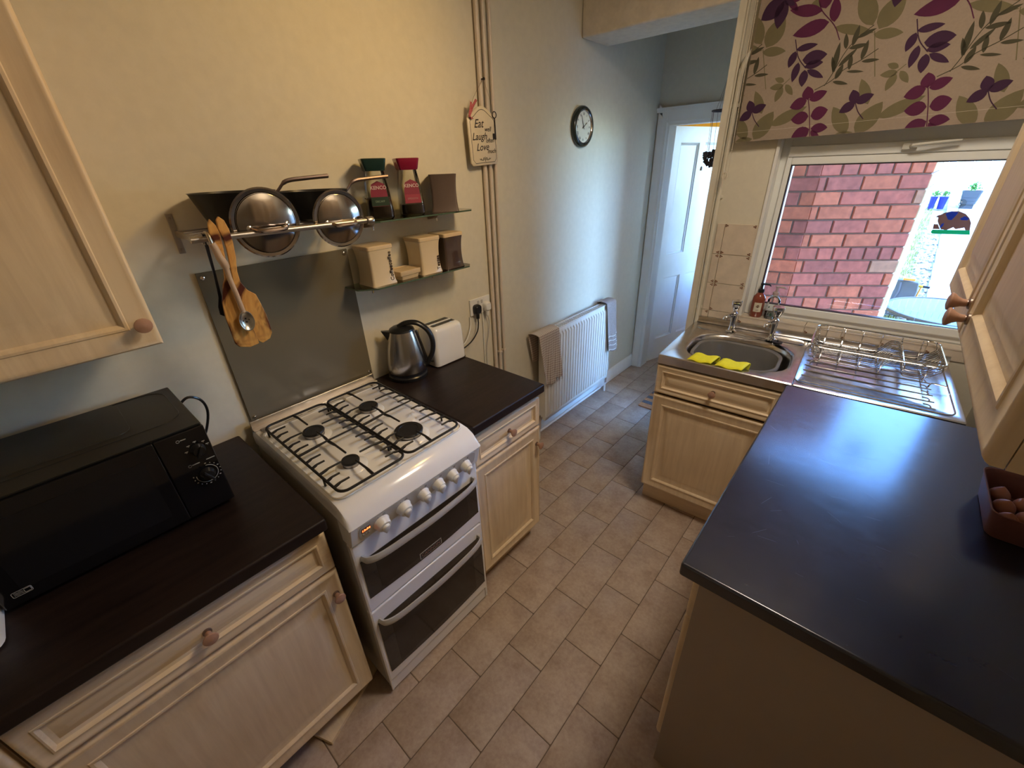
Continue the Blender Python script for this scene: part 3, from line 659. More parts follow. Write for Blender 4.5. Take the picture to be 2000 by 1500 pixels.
def tapp(lx, ly, label, turn):
    p = SW @ Vector((lx, ly, 0.9215)); t = thing('tap', label, 'tap', p, THA + turn, 'pillar taps on the sink')
    b = MB(); b.lathe([(0.026, 0), (0.026, 0.003), (0.016, 0.009), (0.011, 0.03), (0.012, 0.06), (0.015, 0.078), (0.0165, 0.09), (0.015, 0.102), (0.008, 0.108), (0.0065, 0.122)], (0, 0, 0), 'z', 20)
    obj('tap_body', b, CHROME, t, local=True)
    b = MB(); b.tube(spline([(0, -0.006, 0.088), (0, -0.03, 0.092), (0, -0.055, 0.086), (0, -0.064, 0.072)], 4), [0.0115] * 4 + [0.0105] * 4 + [0.0098] * 5, 12); obj('spout', b, CHROME, t, local=True)
    b = MB(); ls = []
    for r, z in ((0.010, 0.116), (0.014, 0.120), (0.024, 0.146), (0.0265, 0.160), (0.0245, 0.167), (0.014, 0.169)):
        ls.append([(r * (1 + 0.10 * math.cos(4 * 2 * PI * i / 32)) * math.cos(2 * PI * i / 32), r * (1 + 0.10 * math.cos(4 * 2 * PI * i / 32)) * math.sin(2 * PI * i / 32), z) for i in range(32)])
    b.loft(ls, True, True); obj('tap_head', b, CHROME, t, local=True)
tapp(0.205, 0.478, 'chrome pillar tap on the left, next to the tiled corner', -0.5)
tapp(0.392, 0.462, 'chrome pillar tap on the right, with the plug chain at its foot', -0.5)
pc = thing('sink_plug', 'black sink plug on a chain at the foot of the right tap', 'plug', SW @ Vector((0.415, 0.445, 0.9215)), THA)
b = MB(); b.lathe([(0.018, 0), (0.022, 0.008), (0.022, 0.012), (0.004, 0.014), (0.004, 0.02)], (0.012, -0.03, 0.0), 'z', 16); obj('stopper', b, BLACKP, pc, local=True)
ch = spline([(0.012, -0.03, 0.02), (-0.02, -0.02, 0.012), (-0.08, -0.02, 0.003), (-0.145, -0.030, -0.012)], 8)
b = MB(); b.tube(ch, 0.0014, 5); obj('chain', b, CHROME, pc, local=True)
# washing-up bowl
GREYP = mat('smoky_grey_plastic', (0.17, 0.165, 0.16), 0.22, var=0.05, coat=0.3)
wb = thing('washing_up_bowl', 'dark smoky plastic washing-up bowl sitting in the sink', 'bowl', SW @ Vector((0.285, 0.240, 0.738)), THA)
b = MB(); ls = []
for w_, h_, z in ((0.28, 0.22, 0.0055), (0.30, 0.24, 0.012), (0.352, 0.285, 0.15), (0.356, 0.29, 0.158), (0.374, 0.308, 0.160), (0.378, 0.312, 0.157), (0.380, 0.314, 0.152), (0.374, 0.308, 0.152)): ls.append(rr3(w_, h_, 0.105, 0, 0, z, 8))
inner = [rr3(0.349, 0.283, 0.104, 0, 0, 0.155, 8), rr3(0.296, 0.236, 0.10, 0, 0, 0.016, 8), rr3(0.27, 0.21, 0.09, 0, 0, 0.011, 8)]
b.loft(ls, True, False); b2 = MB(); b2.loft([rr3(0.356, 0.29, 0.105, 0, 0, 0.158, 8)] + inner, False, True)
b.add(b2.v, b2.f); obj('bowl_shell', b, GREYP, wb, local=True)
YELL = mat('yellow_cloth', (0.86, 0.80, 0.02), 0.8, var=0.06, nscale=60, bmp=0.2)
def cloth(x0, x1, label, sk_, tiltz):
    b = MB(); ls = []
    prof = [(0.072, -0.045), (0.088, -0.004), (0.086, 0.0), (0.078, 0.005), (0.055, 0.002), (0.028, -0.002), (0.008, -0.006)]
    for i in range(9):
        t = i / 8; x = x0 + (x1 - x0) * t; wv = 0.002 * math.sin(t * 9)
        ls.append([(x + sk_ * (0.09 - y), y + wv * 2 + tiltz * t, 0.9225 + z + wv) for y, z in prof])
    v = []; 
    b.loft(ls, closed=False); M = SW
    o = obj('yellow_cloth', b.xf(M), YELL); s = o.modifiers.new('solid', 'SOLIDIFY'); s.thickness = 0.003; s.offset = 1
    return tag(o, label, 'cloth', 'yellow cloths over the bowl rim')
cloth(0.150, 0.250, 'left of the two yellow cloths hung over the front rim of the washing-up bowl', -0.25, 0.006)
cloth(0.268, 0.375, 'right yellow cloth on the bowl rim, orange tinge at its corner', -0.25, 0.004)

# dish rack
dr = thing('dish_rack', 'chrome wire dish rack standing on the drainer', 'dish rack', SW @ Vector((0.560, 0.262, 0.9155)), THA)
RWd, RDp, RH = 0.435, 0.315, 0.083
b = MB(); b.tube([(x, y, RH) for x, y in rrect(RWd, RDp, 0.045, 6, RWd / 2, RDp / 2)], 0.0036, 8, True); rim = obj('rim_wire', b, CHROME, dr, local=True)
for k in range(13):
    y = 0.030 + k * (RDp - 0.06) / 12; e = 0.0 if 0.045 < y < RDp - 0.045 else 0.012
    pts = [(e, y, RH), (0.006 + e, y, RH * .6), (0.024, y, 0.022), (0.05, y, 0.012), (0.20, y, 0.012)]
    pts += [(0.238, y, 0.016), (0.262, y, 0.045), (0.280, y, 0.066), (0.305, y, 0.066), (0.316, y, 0.045), (0.320, y, 0.02), (0.335, y, 0.012), (0.375, y, 0.013), (0.41, y, 0.035), (0.430, y, RH * .7), (RWd - e, y, RH)]
    b = MB(); b.tube(spline(pts, 3), 0.0022, 6); obj('floor_wire', b, CHROME, dr, local=True)
for k in range(6):
    x = 0.045 + k * 0.068
    if 0.24 < x < 0.33: x += 0.0
    zc = 0.0095 if not (0.27 < x < 0.32) else 0.062
    b = MB(); b.tube(spline([(x, 0, RH), (x, 0.004, RH * .55), (x, 0.022, zc + 0.006), (x, 0.04, zc), (x, RDp - 0.04, zc), (x, RDp - 0.022, zc + 0.006), (x, RDp - 0.004, RH * .55), (x, RDp, RH)], 3), 0.0024, 6); obj('cross_wire', b, CHROME, dr, local=True)
for x in (0.02, RWd - 0.03):
    for y in (-0.002, RDp + 0.002):
        b = MB(); b.tube(spline([(x + 0.05, y, 0.014), (x + 0.01, y - 0.004, 0.018), (x, y - 0.01, 0.014), (x - 0.002, y - 0.01, 0.002)], 4), 0.0026, 8); obj('foot', b, CHROME, dr, local=True)

# soap bottles on the sill
def bottle(name, label, x, m, mc, r, hb, clear=False):
    t = thing(name, label, 'bottle', (x, wy(x, 2.112), 0.9815), 0.4)
    b = MB(); b.lathe([(r * .9, 0), (r, 0.004), (r, hb * .72), (r * .93, hb * .82), (r * .6, hb * .93), (r * .42, hb * .97), (r * .42, hb)], (0, 0, 0), 'z', 24); body = obj('bottle_body', b, m, t, local=True)
    b = MB(); b.lathe([(r * .5, hb), (r * .5, hb + 0.014), (r * .2, hb + 0.016), (r * .16, hb + 0.036), (r * .3, hb + 0.037), (r * .3, hb + 0.045)], (0, 0, 0), 'z', 14)
    pm = obj('pump', b, mc, t, local=True)
    b = MB(); b.tube([(0, 0, hb + 0.041), (0.03, -0.012, hb + 0.041), (0.036, -0.014, hb + 0.034)], [0.005, 0.004, 0.003], 8); obj('nozzle', b, mc, pm, local=True)
    return t, body
AMB = mat('red_brown_plastic', (0.25, 0.055, 0.03), 0.22, var=0.05, coat=0.3)
t, bd = bottle('soap_dispenser', 'red-brown soap bottle with black pump and cream label on the window sill', 1.128, AMB, BLACKP, 0.030, 0.128)
b = MB(); lab = []
for z in (0.030, 0.078): lab.append([(0.0304 * math.cos(a), 0.0304 * math.sin(a), z) for a in [(-2.35 + i * 0.12) for i in range(11)]])
b.loft(lab, closed=False); lb = obj('label', b, mat('cream_label', (0.72, 0.66, 0.50), 0.6), t, local=True)
b = MB()
for k, (dz, wd_) in enumerate(((0.062, .010), (0.056, .016), (0.052, .008), (0.040, .014), (0.036, .012))):
    l = [(0.0307 * math.cos(a), 0.0307 * math.sin(a)) for a in [(-1.75 + (i - 2) * wd_ / 0.03 / 4) for i in range(5)]]
    b.loft([[(x, y, dz) for x, y in l], [(x, y, dz + (0.004 if k < 3 else 0.0015)) for x, y in l]], closed=False)
o = obj('label_print', b, MOTIF, t, local=True); o['kind'] = 'stuff'
t, bd = bottle('soap_dispenser', 'clear glass soap bottle with pale pump and printed green leaves on the sill', 1.196, BOTTLEGLASS, mat('dusty_pink_plastic', (0.50, 0.38, 0.36), 0.4), 0.0295, 0.122)
b = MB()
for k in range(16):
    a = random.uniform(-2.9, 0.2); z = random.uniform(0.008, 0.075); r_ = 0.0299; da = random.uniform(.10, .22); dz = random.uniform(-.01, .01)
    P = [(a - da, z), (a, z + 0.004 + dz), (a + da, z + dz), (a, z - 0.004 + dz * .5)]
    b.add([(r_ * math.cos(q), r_ * math.sin(q), zz) for q, zz in P], [(0, 1, 2, 3)])
o = obj('leaf_print', b, mat('dark_green_print', (0.05, 0.11, 0.07), 0.5), t, local=True); o['kind'] = 'stuff'

# ------------------------------------------------------------------ roller blind with leaf print
FAB = mat('taupe_blind_fabric', (0.31, 0.24, 0.18), 0.9, var=0.05, nscale=120, bmp=0.3)
bl = thing('roller_blind', 'beige roller blind printed with purple and olive leaves', 'blind', (0.89, wy(0.89, 2.0355), 1.79))
def bz(x): return 1.7885 + 0.0265 * (x - 0.89)
XB0, XB1 = 0.890, 2.02
def by_(x, d=0): return wy(x, 2.0355) - d
b = MB()
def bq(b, x0, x1, zl, zh, d0, d1):
    ls = []
    for x in (x0, x1):
        ls.append([(x, by_(x, d0), bz(x) + zl), (x, by_(x, d1), bz(x) + zl), (x, by_(x, d1), bz(x) + zh), (x, by_(x, d0), bz(x) + zh)])
    b.loft(ls, True, True)
bq(b, XB0, XB1, 0.0, 0.58, -0.0008, 0.0008); obj('fabric', b, FAB, bl, smooth=False)
b = MB(); bq(b, XB0 + 0.003, XB1, 0.004, 0.035, -0.006, -0.0009); obj('hem_bar', b, FAB, bl, bev=0.002)
b = MB(); bq(b, XB0, XB1, 0.0385, 0.0392, 0.0009, 0.0013); obj('hem_stitching', b, mat('pale_thread', (0.60, 0.52, 0.42), 0.8), bl, smooth=False)
b = MB(); b.tube([(0.875, wy(0.875, 2.052), 2.36), (2.02, wy(2.02, 2.052), 2.36)], 0.019, 16); obj('roller_tube', b, WPLAST, bl)
LM = {'M': mat('magenta_print', (0.082, 0.006, 0.042), 0.85), 'P': mat('dark_purple_print', (0.038, 0.008, 0.036), 0.85), 'D': mat('dark_olive_print', (0.055, 0.048, 0.024), 0.85), 'O': mat('pale_olive_print', (0.15, 0.125, 0.062), 0.85)}
LEAVES = [('M', 1.504, 1.929, 1.492, 1.976, 0.039), ('M', 1.509, 1.928, 1.564, 1.952, 0.036), ('M', 1.501, 1.927, 1.445, 1.907, 0.043), ('M', 1.528, 1.87, 1.583, 1.888, 0.049), ('M', 1.521, 1.87, 1.46, 1.862, 0.046), ('M', 1.54, 1.826, 1.598, 1.825, 0.035), ('M', 1.535, 1.824, 1.476, 1.79, 0.051), ('M', 1.542, 1.818, 1.582, 1.78, 0.02), ('P', 1.421, 2.105, 1.492, 2.112, 0.024), ('P', 1.42, 2.1, 1.407, 2.047, 0.028), ('P', 1.439, 2.061, 1.432, 1.996, 0.027), ('P', 1.451, 2.067, 1.532, 2.075, 0.047), ('P', 1.465, 2.045, 1.525, 2.051, 0.028), ('P', 1.476, 2.032, 1.538, 1.999, 0.021), ('P', 1.467, 2.033, 1.471, 1.976, 0.031), ('P', 1.667, 1.904, 1.648, 1.947, 0.033), ('P', 1.667, 1.904, 1.719, 1.926, 0.033), ('P', 1.667, 1.904, 1.623, 1.874, 0.035), ('D', 1.573, 1.982, 1.626, 1.968, 0.012), ('D', 1.61, 2.01, 1.665, 2.003, 0.009), ('D', 1.649, 2.036, 1.703, 2.035, 0.012), ('D', 1.58, 1.989, 1.593, 2.036, 0.019), ('D', 1.617, 2.014, 1.611, 2.065, 0.015), ('D', 1.647, 2.041, 1.652, 2.101, 0.017), ('D', 1.565, 2.012, 1.564, 2.108, 0.019), ('D', 1.571, 2.013, 1.55, 2.065, 0.013), ('D', 1.589, 2.082, 1.576, 2.132, 0.015), ('D', 1.597, 2.083, 1.657, 2.088, 0.015), ('D', 1.607, 2.088, 1.612, 2.151, 0.017), ('D', 1.579, 2.029, 1.625, 2.08, 0.016), ('D', 1.614, 2.112, 1.667, 2.132, 0.014), ('O', 1.696, 1.797, 1.753, 1.899, 0.066), ('O', 1.666, 1.799, 1.598, 1.896, 0.049), ('O', 1.709, 1.894, 1.665, 1.98, 0.035), ('O', 1.621, 1.789, 1.691, 1.8, 0.029), ('O', 1.386, 1.847, 1.507, 1.906, 0.044), ('O', 1.402, 2.002, 1.366, 2.017, 0.019), ('O', 1.404, 1.987, 1.353, 1.985, 0.024), ('O', 1.4, 1.985, 1.384, 1.932, 0.027), ('O', 1.41, 1.991, 1.444, 1.951, 0.021), ('M', 1.114, 2.214, 1.002, 2.237, 0.038), ('M', 1.146, 2.176, 1.031, 2.153, 0.05), ('M', 1.163, 2.173, 1.148, 2.25, 0.035), ('M', 1.124, 2.22, 1.109, 2.277, 0.041), ('O', 1.287, 2.142, 1.223, 2.254, 0.055), ('O', 1.308, 2.128, 1.355, 2.223, 0.067), ('O', 1.167, 2.157, 1.296, 2.12, 0.031), ('O', 1.297, 2.115, 1.384, 2.106, 0.033), ('P', 0.976, 2.273, 0.97, 2.184, 0.047), ('P', 0.976, 2.273, 0.903, 2.223, 0.063), ('P', 0.976, 2.273, 1.016, 2.25, 0.02)]
STEMS = [('P', [(1.41, 2.139), (1.434, 2.079), (1.47, 2.038)]), ('M', [(1.503, 1.937), (1.521, 1.883), (1.546, 1.788)]), ('P', [(1.667, 1.904), (1.684, 1.873), (1.708, 1.846)]), ('D', [(1.519, 1.96), (1.568, 1.985), (1.599, 2.016), (1.647, 2.041), (1.69, 2.069)]), ('D', [(1.549, 1.971), (1.565, 2.007), (1.593, 2.081), (1.63, 2.122), (1.656, 2.143)]), ('O', [(1.421, 2.01), (1.395, 1.985)]), ('M', [(1.195, 2.114), (1.166, 2.162), (1.114, 2.214), (1.094, 2.25)]), ('O', [(1.297, 2.125), (1.339, 1.982)])]
def leafpoly(x0, z0, x1, z1, w_):
    d = Vector((x1 - x0, z1 - z0)); L = d.length; d.normalize(); n_ = Vector((-d.y, d.x)); o = []
    for s in (1, -1):
        rng = range(0, 9) if s > 0 else range(7, 0, -1)
        for i in rng:
            t = i / 8; h = w_ / 2 * (math.sin(PI * t ** 0.85) ** 0.8 if 0 < t < 1 else 0)
            o.append(Vector((x0, z0)) + d * L * t + n_ * h * s)
    return o
def clip(poly, f):
    out = []
    for i in range(len(poly)):
        a, c = poly[i], poly[(i + 1) % len(poly)]; fa, fc = f(a), f(c)
        if fa >= 0: out.append(a)
        if (fa >= 0) != (fc >= 0): out.append(a + (c - a) * (fa / (fa - fc)))
    return out
acc = {k: MB() for k in LM}; DEP = {'O': 0.0011, 'D': 0.0013, 'M': 0.0015, 'P': 0.0017}
def putpoly(k, poly):
    for f in (lambda p: p.x - XB0 - .001, lambda p: XB1 - p.x, lambda p: p.y - bz(p.x) - 0.001, lambda p: bz(p.x) + 0.575 - p.y):
        poly = clip(poly, f)
        if len(poly) < 3: return
    acc[k].add([(p.x, by_(p.x, DEP[k]), p.y) for p in poly], [tuple(range(len(poly)))])
PER = 0.3655
items = [(0, 0.0)] + [(1, 0.46)]
for lv in range(2):
    for sh in range(-3, 3):
        ox = sh * PER + (0.0 if lv == 0 else 0.18); oz = lv * 0.45
        for (k, x0, z0, x1, z1, w_) in LEAVES: putpoly(k, leafpoly(x0 + ox, z0 + oz, x1 + ox, z1 + oz, w_))
        for k, pts in STEMS:
            sp = [Vector(p) for p in pts]; dense = [Vector((q.x, q.z)) for q in spline([(p.x, 0, p.y) for p in sp], 4)]
            for a, c in zip(dense, dense[1:]):
                d = (c - a).normalized(); n_ = Vector((-d.y, d.x)) * 0.0014
                off = Vector((ox, oz)); putpoly(k, [a - n_ + off, c - n_ + off, c + n_ + off, a + n_ + off])
for k, mb_ in acc.items():
    o = obj({'M': 'magenta_leaves', 'P': 'purple_leaves', 'D': 'dark_olive_leaves', 'O': 'olive_leaves'}[k], mb_, LM[k], bl, smooth=False); o['kind'] = 'stuff'
# bead chain
b = MB(); pts = []
for (x, z) in ((0.878, 2.34), (0.882, 1.95), (0.886, 1.70), (0.884, 1.665), (0.878, 1.64), (0.872, 1.66), (0.872, 1.72), (0.872, 2.34)): pts.append((x, wy(x, 2.028), z))
chn = thing('blind_chain', 'white bead chain hanging at the left edge of the blind', 'chain', pts[4])
sp = spline(pts, 30); bead = None; 
b = MB(); b.tube(sp, 0.0011, 4); 
i = 0; L = 0; last = sp[0]
for q in sp:
    if (q - last).length > 0.0062: b.lathe([(0.0006, -0.0022), (0.0022, 0), (0.0006, 0.0022)], q, 'z', 6); last = q
o = obj('beads', b, mat('yellowed_white_plastic', (0.66, 0.58, 0.46), 0.4), chn); o['kind'] = 'stuff'
b = MB(); b.tube([(0.876 + .010 * math.cos(a), wy(.876, 2.024), 1.652 + 0.016 * math.sin(a)) for a in [i * PI / 6 for i in range(12)]], 0.003, 6, True); b2 = MB(); 
obj('chain_weight', b, mat('yellowed_white_plastic', (0, 0, 0)), chn)
b = MB(); b.box(0.868, 0.874, wy(.87, 2.022), wy(.87, 2.026), 1.605, 1.640); obj('chain_tab', b, mat('yellowed_white_plastic', (0, 0, 0)), chn, bev=0.001)
# painted pipe beside the window
b = MB(); b.tube(spline([(0.853, wy(.853, 2.066), 0.0), (0.853, wy(.853, 2.066), 1.0), (0.853, wy(.853, 2.066), 1.98), (0.855, wy(.86, 2.062), 2.05), (0.868, wy(.86, 2.058), 2.105), (0.900, wy(.9, 2.056), 2.135), (0.95, wy(.95, 2.056), 2.14)], 5), 0.0105, 12)
pw = thing('water_pipe', 'cream painted pipe running down beside the window and bending behind the blind', 'pipe', (0.853, wy(.853, 2.066), 0)); obj('pipe_run', b, WALL, pw)
for z in (0.99, 1.55, 1.93):
    b = MB(); wbox(b, 0.838, 0.868, 2.068, WY, z, z + 0.014); obj('pipe_clip', b, WALL, pw, bev=0.002)

# ------------------------------------------------------------------ pan rail with lids, pans and utensils
pr_ = thing('pan_rack', 'wall mounted steel pan rack with front rail above the cooker', 'rack', (0.0, 0.25, 1.585))
def armset(y):
    b = MB(); b.box(0.0, 0.004, y - 0.008, y + 0.008, 1.530, 1.638)
    pl = obj('wall_plate', b, STEEL, pr_, bev=0.001)
    b = MB(); b.box(0.004, 0.250, y - 0.0015, y + 0.0015, 1.576, 1.592); obj('arm', b, STEEL, pr_)
    for z in (1.542, 1.626): obj('screw', MB().lathe([(0.003, 0), (0.002, 0.002)], (0.004, y, z), 'x', 8), STEEL, pl)
armset(0.004); armset(0.470)
b = MB(); b.tube([(0.252, -0.022, 1.588), (0.252, 0.478, 1.584)], 0.0078, 14); obj('front_rail', b, STEEL, pr_)
b = MB(); b.lathe([(0.011, 0.468), (0.0125, 0.470), (0.0125, 0.490), (0.011, 0.493)], (0.252, 0, 1.5835), 'y', 16); obj('rail_collar', b, STEEL, pr_)
for x in (0.03, 0.085, 0.14, 0.19): obj('shelf_bar', MB().box(x - 0.008, x + 0.008, 0.004, 0.470, 1.590, 1.594), STEEL, pr_, bev=0.001)
def pan(label, y, hy, yaw, rt, rb, h, x=0.122):
    t = thing('frying_pan', label, 'pan', (x, y, 1.5945), 0, 'black pans on the pan rack')
    b = MB(); b.lathe([(0.0001, 0), (rb, 0), (rb + 0.012, 0.005), (rt, h - 0.002), (rt + 0.003, h), (rt - 0.001, h), (rb + 0.008, 0.008), (0.0001, 0.004)], (0, 0, 0), 'z', 36, False); obj('pan_body', b, NONSTICK, t, local=True)
    b = MB(); d = Vector((math.cos(yaw), math.sin(yaw), 0)); p0 = d * (rt - 0.004)
    pts = [p0 + Vector((0, 0, h - 0.018)), p0 + d * 0.018 + Vector((0, 0, h - 0.002)), p0 + d * 0.045 + Vector((0, 0, h + 0.020)), p0 + d * 0.10 + Vector((0, 0, h + 0.026)), p0 + d * 0.175 + Vector((0, 0, h + 0.030))]
    sp = spline(pts, 5); n = len(sp); b.tube(sp, [0.0042 if i < n * .4 else 0.0062 for i in range(n)], 8); obj('pan_handle', b, mat('bronzed_pan_handle', (0.16, 0.12, 0.11), 0.35, 0.8), t, local=True)
pan('black non-stick pan at the left of the pan rack, behind the bigger lid', 0.150, 0.27, math.radians(84), 0.108, 0.066, 0.093, 0.111)
pan('black non-stick pan at the right of the pan rack, behind the smaller lid', 0.378, 0.52, math.radians(86), 0.108, 0.070, 0.084, 0.111)
def lid(label, y, z, R):
    t = thing('steel_cover', label, 'lid', (0.232, y, z), 0, 'steel lids hanging on the rail', rot=(0, math.radians(3), 0))
    b = MB(); b.lathe([(R, -0.004), (R + 0.002, 0.0), (R - 0.002, 0.003), (R - 0.010, 0.002), (R - 0.013, -0.002), (R * 0.84, 0.004), (R * 0.6, 0.010), (R * 0.3, 0.0135), (0.0001, 0.0148), (0.0001, 0.012), (R * 0.6, 0.007), (R * 0.86, 0.0), (R - 0.013, -0.006)], (0, 0, 0), 'x', 48, False)
    obj('lid_disc', b, LIDM, t, local=True)
    k = R / 0.095; s = 0.052 * k; b = MB(); zz = -0.012
    b.tube(spline([(0.010, -s, 0.004 + zz), (0.022, -s * .92, 0.004 + zz), (0.0385, -s * .62, zz - .001), (0.042, 0, zz - .001), (0.0385, s * .62, zz - .001), (0.022, s * .92, 0.004 + zz), (0.010, s, 0.004 + zz)], 4), [0.0032] * 6 + [0.0055] * 13 + [0.0032] * 6, 8)
    obj('lid_handle', b, mat('bronzed_handle_steel', (0.42, 0.34, 0.30), 0.25, 1.0), t, local=True)
    for sy in (-s, s): obj('rivet', MB().lathe([(0.009, 0.004), (0.009, 0.010), (0.004, 0.013)], (0, sy, 0.004 + zz), 'x', 12), CHROME, t, local=True)
lid('larger steel pan lid hooked on the rail above the cooker', 0.172, 1.607, 0.090)
lid('smaller steel pan lid hooked on the rail, nearer the coffee jars', 0.388, 1.597, 0.083)
def scorched():
    m, nt, b_ = nmat('scorched_olive_wood'); f = noise(nt, coords(nt, (6, 6, 1.2)), 9, 5, 0.6, 0.5); f2 = noise(nt, coords(nt, (1, 1, 0.6)), 14, 3, 0.6, 1.2)
    c1 = ramp(nt, f, [(0.3, (0.50, 0.22, 0.045)), (0.7, (0.72, 0.42, 0.13))]); c2 = ramp(nt, f2, [(0.38, (0.12, 0.03, 0.01)), (0.50, (1, 1, 1))])
    mx = N(nt, 'ShaderNodeMix', data_type='RGBA', blend_type='MULTIPLY'); mx.inputs[0].default_value = 1.0
    nt.links.new(c1, mx.inputs[6]); nt.links.new(c2, mx.inputs[7]); nt.links.new(mx.outputs[2], b_.inputs['Base Color']); b_.inputs['Roughness'].default_value = 0.4; return m
SPW = scorched()
SPA = [(0.0273, 1.635), (0.0366, 1.6185), (0.0398, 1.5961), (0.037, 1.5691), (0.0342, 1.544), (0.0287, 1.519), (0.0266, 1.4936), (0.0285, 1.4715), (0.036, 1.4079), (0.043, 1.3361), (0.0448, 1.2994), (0.0203, 1.296), (-0.0063, 1.3049), (-0.0127, 1.3177), (-0.0133, 1.3567), (-0.0135, 1.3916), (-0.0085, 1.4325), (0.0071, 1.4754), (0.0153, 1.4897), (0.0219, 1.5202), (0.0247, 1.5455), (0.0227, 1.5611), (0.0208, 1.5838), (0.0164, 1.6015), (0.0207, 1.625)]
SPB = [(0.05, 1.6384), (0.0605, 1.6277), (0.0651, 1.605), (0.0644, 1.5722), (0.0602, 1.539), (0.0519, 1.5004), (0.0511, 1.4732), (0.0616, 1.4486), (0.0782, 1.4333), (0.0835, 1.4057), (0.0881, 1.3744), (0.0894, 1.34), (0.0888, 1.3181), (0.0784, 1.3022), (0.0562, 1.2949), (0.0468, 1.3058), (0.0382, 1.3365), (0.0305, 1.3898), (0.027, 1.4366), (0.0305, 1.4638), (0.0362, 1.4899), (0.0403, 1.5265), (0.0444, 1.5622), (0.0445, 1.585), (0.0409, 1.6102), (0.0425, 1.6295)]
def spat(poly, x, label):
    b = MB(); cy_ = sum(p[0] for p in poly) / len(poly)
    b.loft([[(x, y, z) for y, z in poly], [(x + 0.007, y, z) for y, z in poly]], True, True)
    o = obj('wooden_spatula', b, SPW, bev=0.0022, bseg=2, smooth=True); tag(o, label, 'spatula', 'wooden spatulas on the rail'); 
    return o
spat(SPB, 0.2625, 'wooden spatula with dark burns hanging on the right of the pair')
spat(SPA, 0.2700, 'wooden spatula hanging on the left of the pair, lower blade')
ss = thing('slotted_spoon', 'small metal slotted spoon with wooden handle hanging over the spatulas', 'spoon', (0.268, 0.03, 1.37))
b = MB(); H = [(0.0112, 1.579), (0.015, 1.5661), (0.0179, 1.5431), (0.024, 1.5216), (0.0236, 1.4902), (0.0263, 1.4517), (0.0286, 1.3977)]
b.tube(spline([(0.288, y, z) for y, z in H], 4), [0.0085] * 8 + [0.0095] * 5 + [0.0062] * 12, 10)
obj('handle', b, wood('pale_handle_wood', (0.36, 0.25, 0.18), (0.52, 0.39, 0.29), 'z'), ss)
b = MB(); b.tube(spline([(0.288, 0.0110, 1.577), (0.284, 0.0110, 1.598), (0.268, 0.0110, 1.604), (0.252, 0.0110, 1.600), (0.242, 0.0110, 1.590)], 4), 0.004, 8); obj('hook', b, STEEL, ss)
b = MB(); n = 20; cyy, czz = 0.0285, 1.3745; ls = []
for f, dx in ((1.0, 0.004), (0.85, 0.0), (0.55, -0.004), (0.15, -0.006)): ls.append([(0.290 + dx, cyy + 0.0188 * f * math.cos(2 * PI * i / n), czz + 0.0285 * f * math.sin(2 * PI * i / n)) for i in range(n)])
b.loft(ls, False, True); sb = obj('spoon_bowl', b, mat('satin_steel', (0.62, 0.61, 0.57), 0.3, 1.0), ss); sb.modifiers.new('s', 'SOLIDIFY').thickness = 0.001
for (y, z) in ((0.0279, 1.3896), (0.0362, 1.385), (0.02, 1.3845), (0.0289, 1.38), (0.0372, 1.3753), (0.0209, 1.3749), (0.0293, 1.3702)):
    obj('hole', MB().lathe([(0.0023, 0.2835), (0.0023, 0.2866)], (0, y, z), 'x', 8), BLACKP, sb)
b = MB(); BL = [(0.0036, 1.574), (0.0112, 1.574), (0.0057, 1.5075), (0.0005, 1.4463), (-0.002, 1.408), (-0.010, 1.391), (-0.0181, 1.398), (-0.0162, 1.4188), (-0.0078, 1.4416), (0.0002, 1.5083)]
b.loft([[(0.252, y, z) for y, z in BL], [(0.256, y, z) for y, z in BL]], True, True)
b.tube([(0.254, 0.0075, 1.572), (0.254, 0.0075, 1.600), (0.248, 0.0075, 1.600)], 0.002, 6)
tag(obj('fish_slice', b, mat('blue_black_nylon', (0.012, 0.015, 0.025), 0.35)), 'thin black utensil hanging behind the wooden spatulas', 'spatula')

# ------------------------------------------------------------------ glass shelves with jars and tins
def gshelf(label, z, y0, y1, d, ch, bry):
    t = thing('glass_shelf', label, 'shelf', (0, (y0 + y1) / 2, z - 0.008), 0, 'glass shelves by the sign')
    b = MB(); P = [(0.002, y0), (d - ch, y0), (d, y0 + ch * 1.2), (d, y1 - 0.03), (d - 0.03, y1), (0.002, y1)]
    b.loft([[(x, y, z - 0.006) for x, y in P], [(x, y, z) for x, y in P]], True, True); obj('glass_plate', b, GREENGLASS, t)
    b = MB(); Q = P[1:5]
    for a, c in ((P[0], P[1]), (P[1], P[2]), (P[2], P[3]), (P[3], P[4]), (P[4], P[5])):
        dd = (Vector(c) - Vector(a)).normalized(); nn = Vector((dd.y, -dd.x)) * 0.0004
        b.loft([[(a[0] + nn.x, a[1] + nn.y, z - .0055), (a[0] + nn.x, a[1] + nn.y, z - .0005), (a[0] - nn.x, a[1] - nn.y, z - .0005), (a[0] - nn.x, a[1] - nn.y, z - .0055)],
                [(c[0] + nn.x, c[1] + nn.y, z - .0055), (c[0] + nn.x, c[1] + nn.y, z - .0005), (c[0] - nn.x, c[1] - nn.y, z - .0005), (c[0] - nn.x, c[1] - nn.y, z - .0055)]], True, True)
    obj('glass_edge', b, mat('green_glass_edge', (0.07, 0.11, 0.075), 0.1, coat=0.5), t)
    for y in bry:
        b = MB(); b.loft([[(0.0, yy, z - 0.034), (0.035, yy, z - 0.030), (0.062, yy, z - 0.012), (0.066, yy, z - 0.0065), (0.0, yy, z - 0.0065)] for yy in (y - 0.011, y + 0.011)], True, True)
        br = obj('bracket', b, PEWTER, t, bev=0.003)
        obj('bracket_screw', MB().lathe([(0.0035, z - 0.040), (0.0035, z - 0.028)], (0.05, y, 0), 'z', 8), CHROME, br)
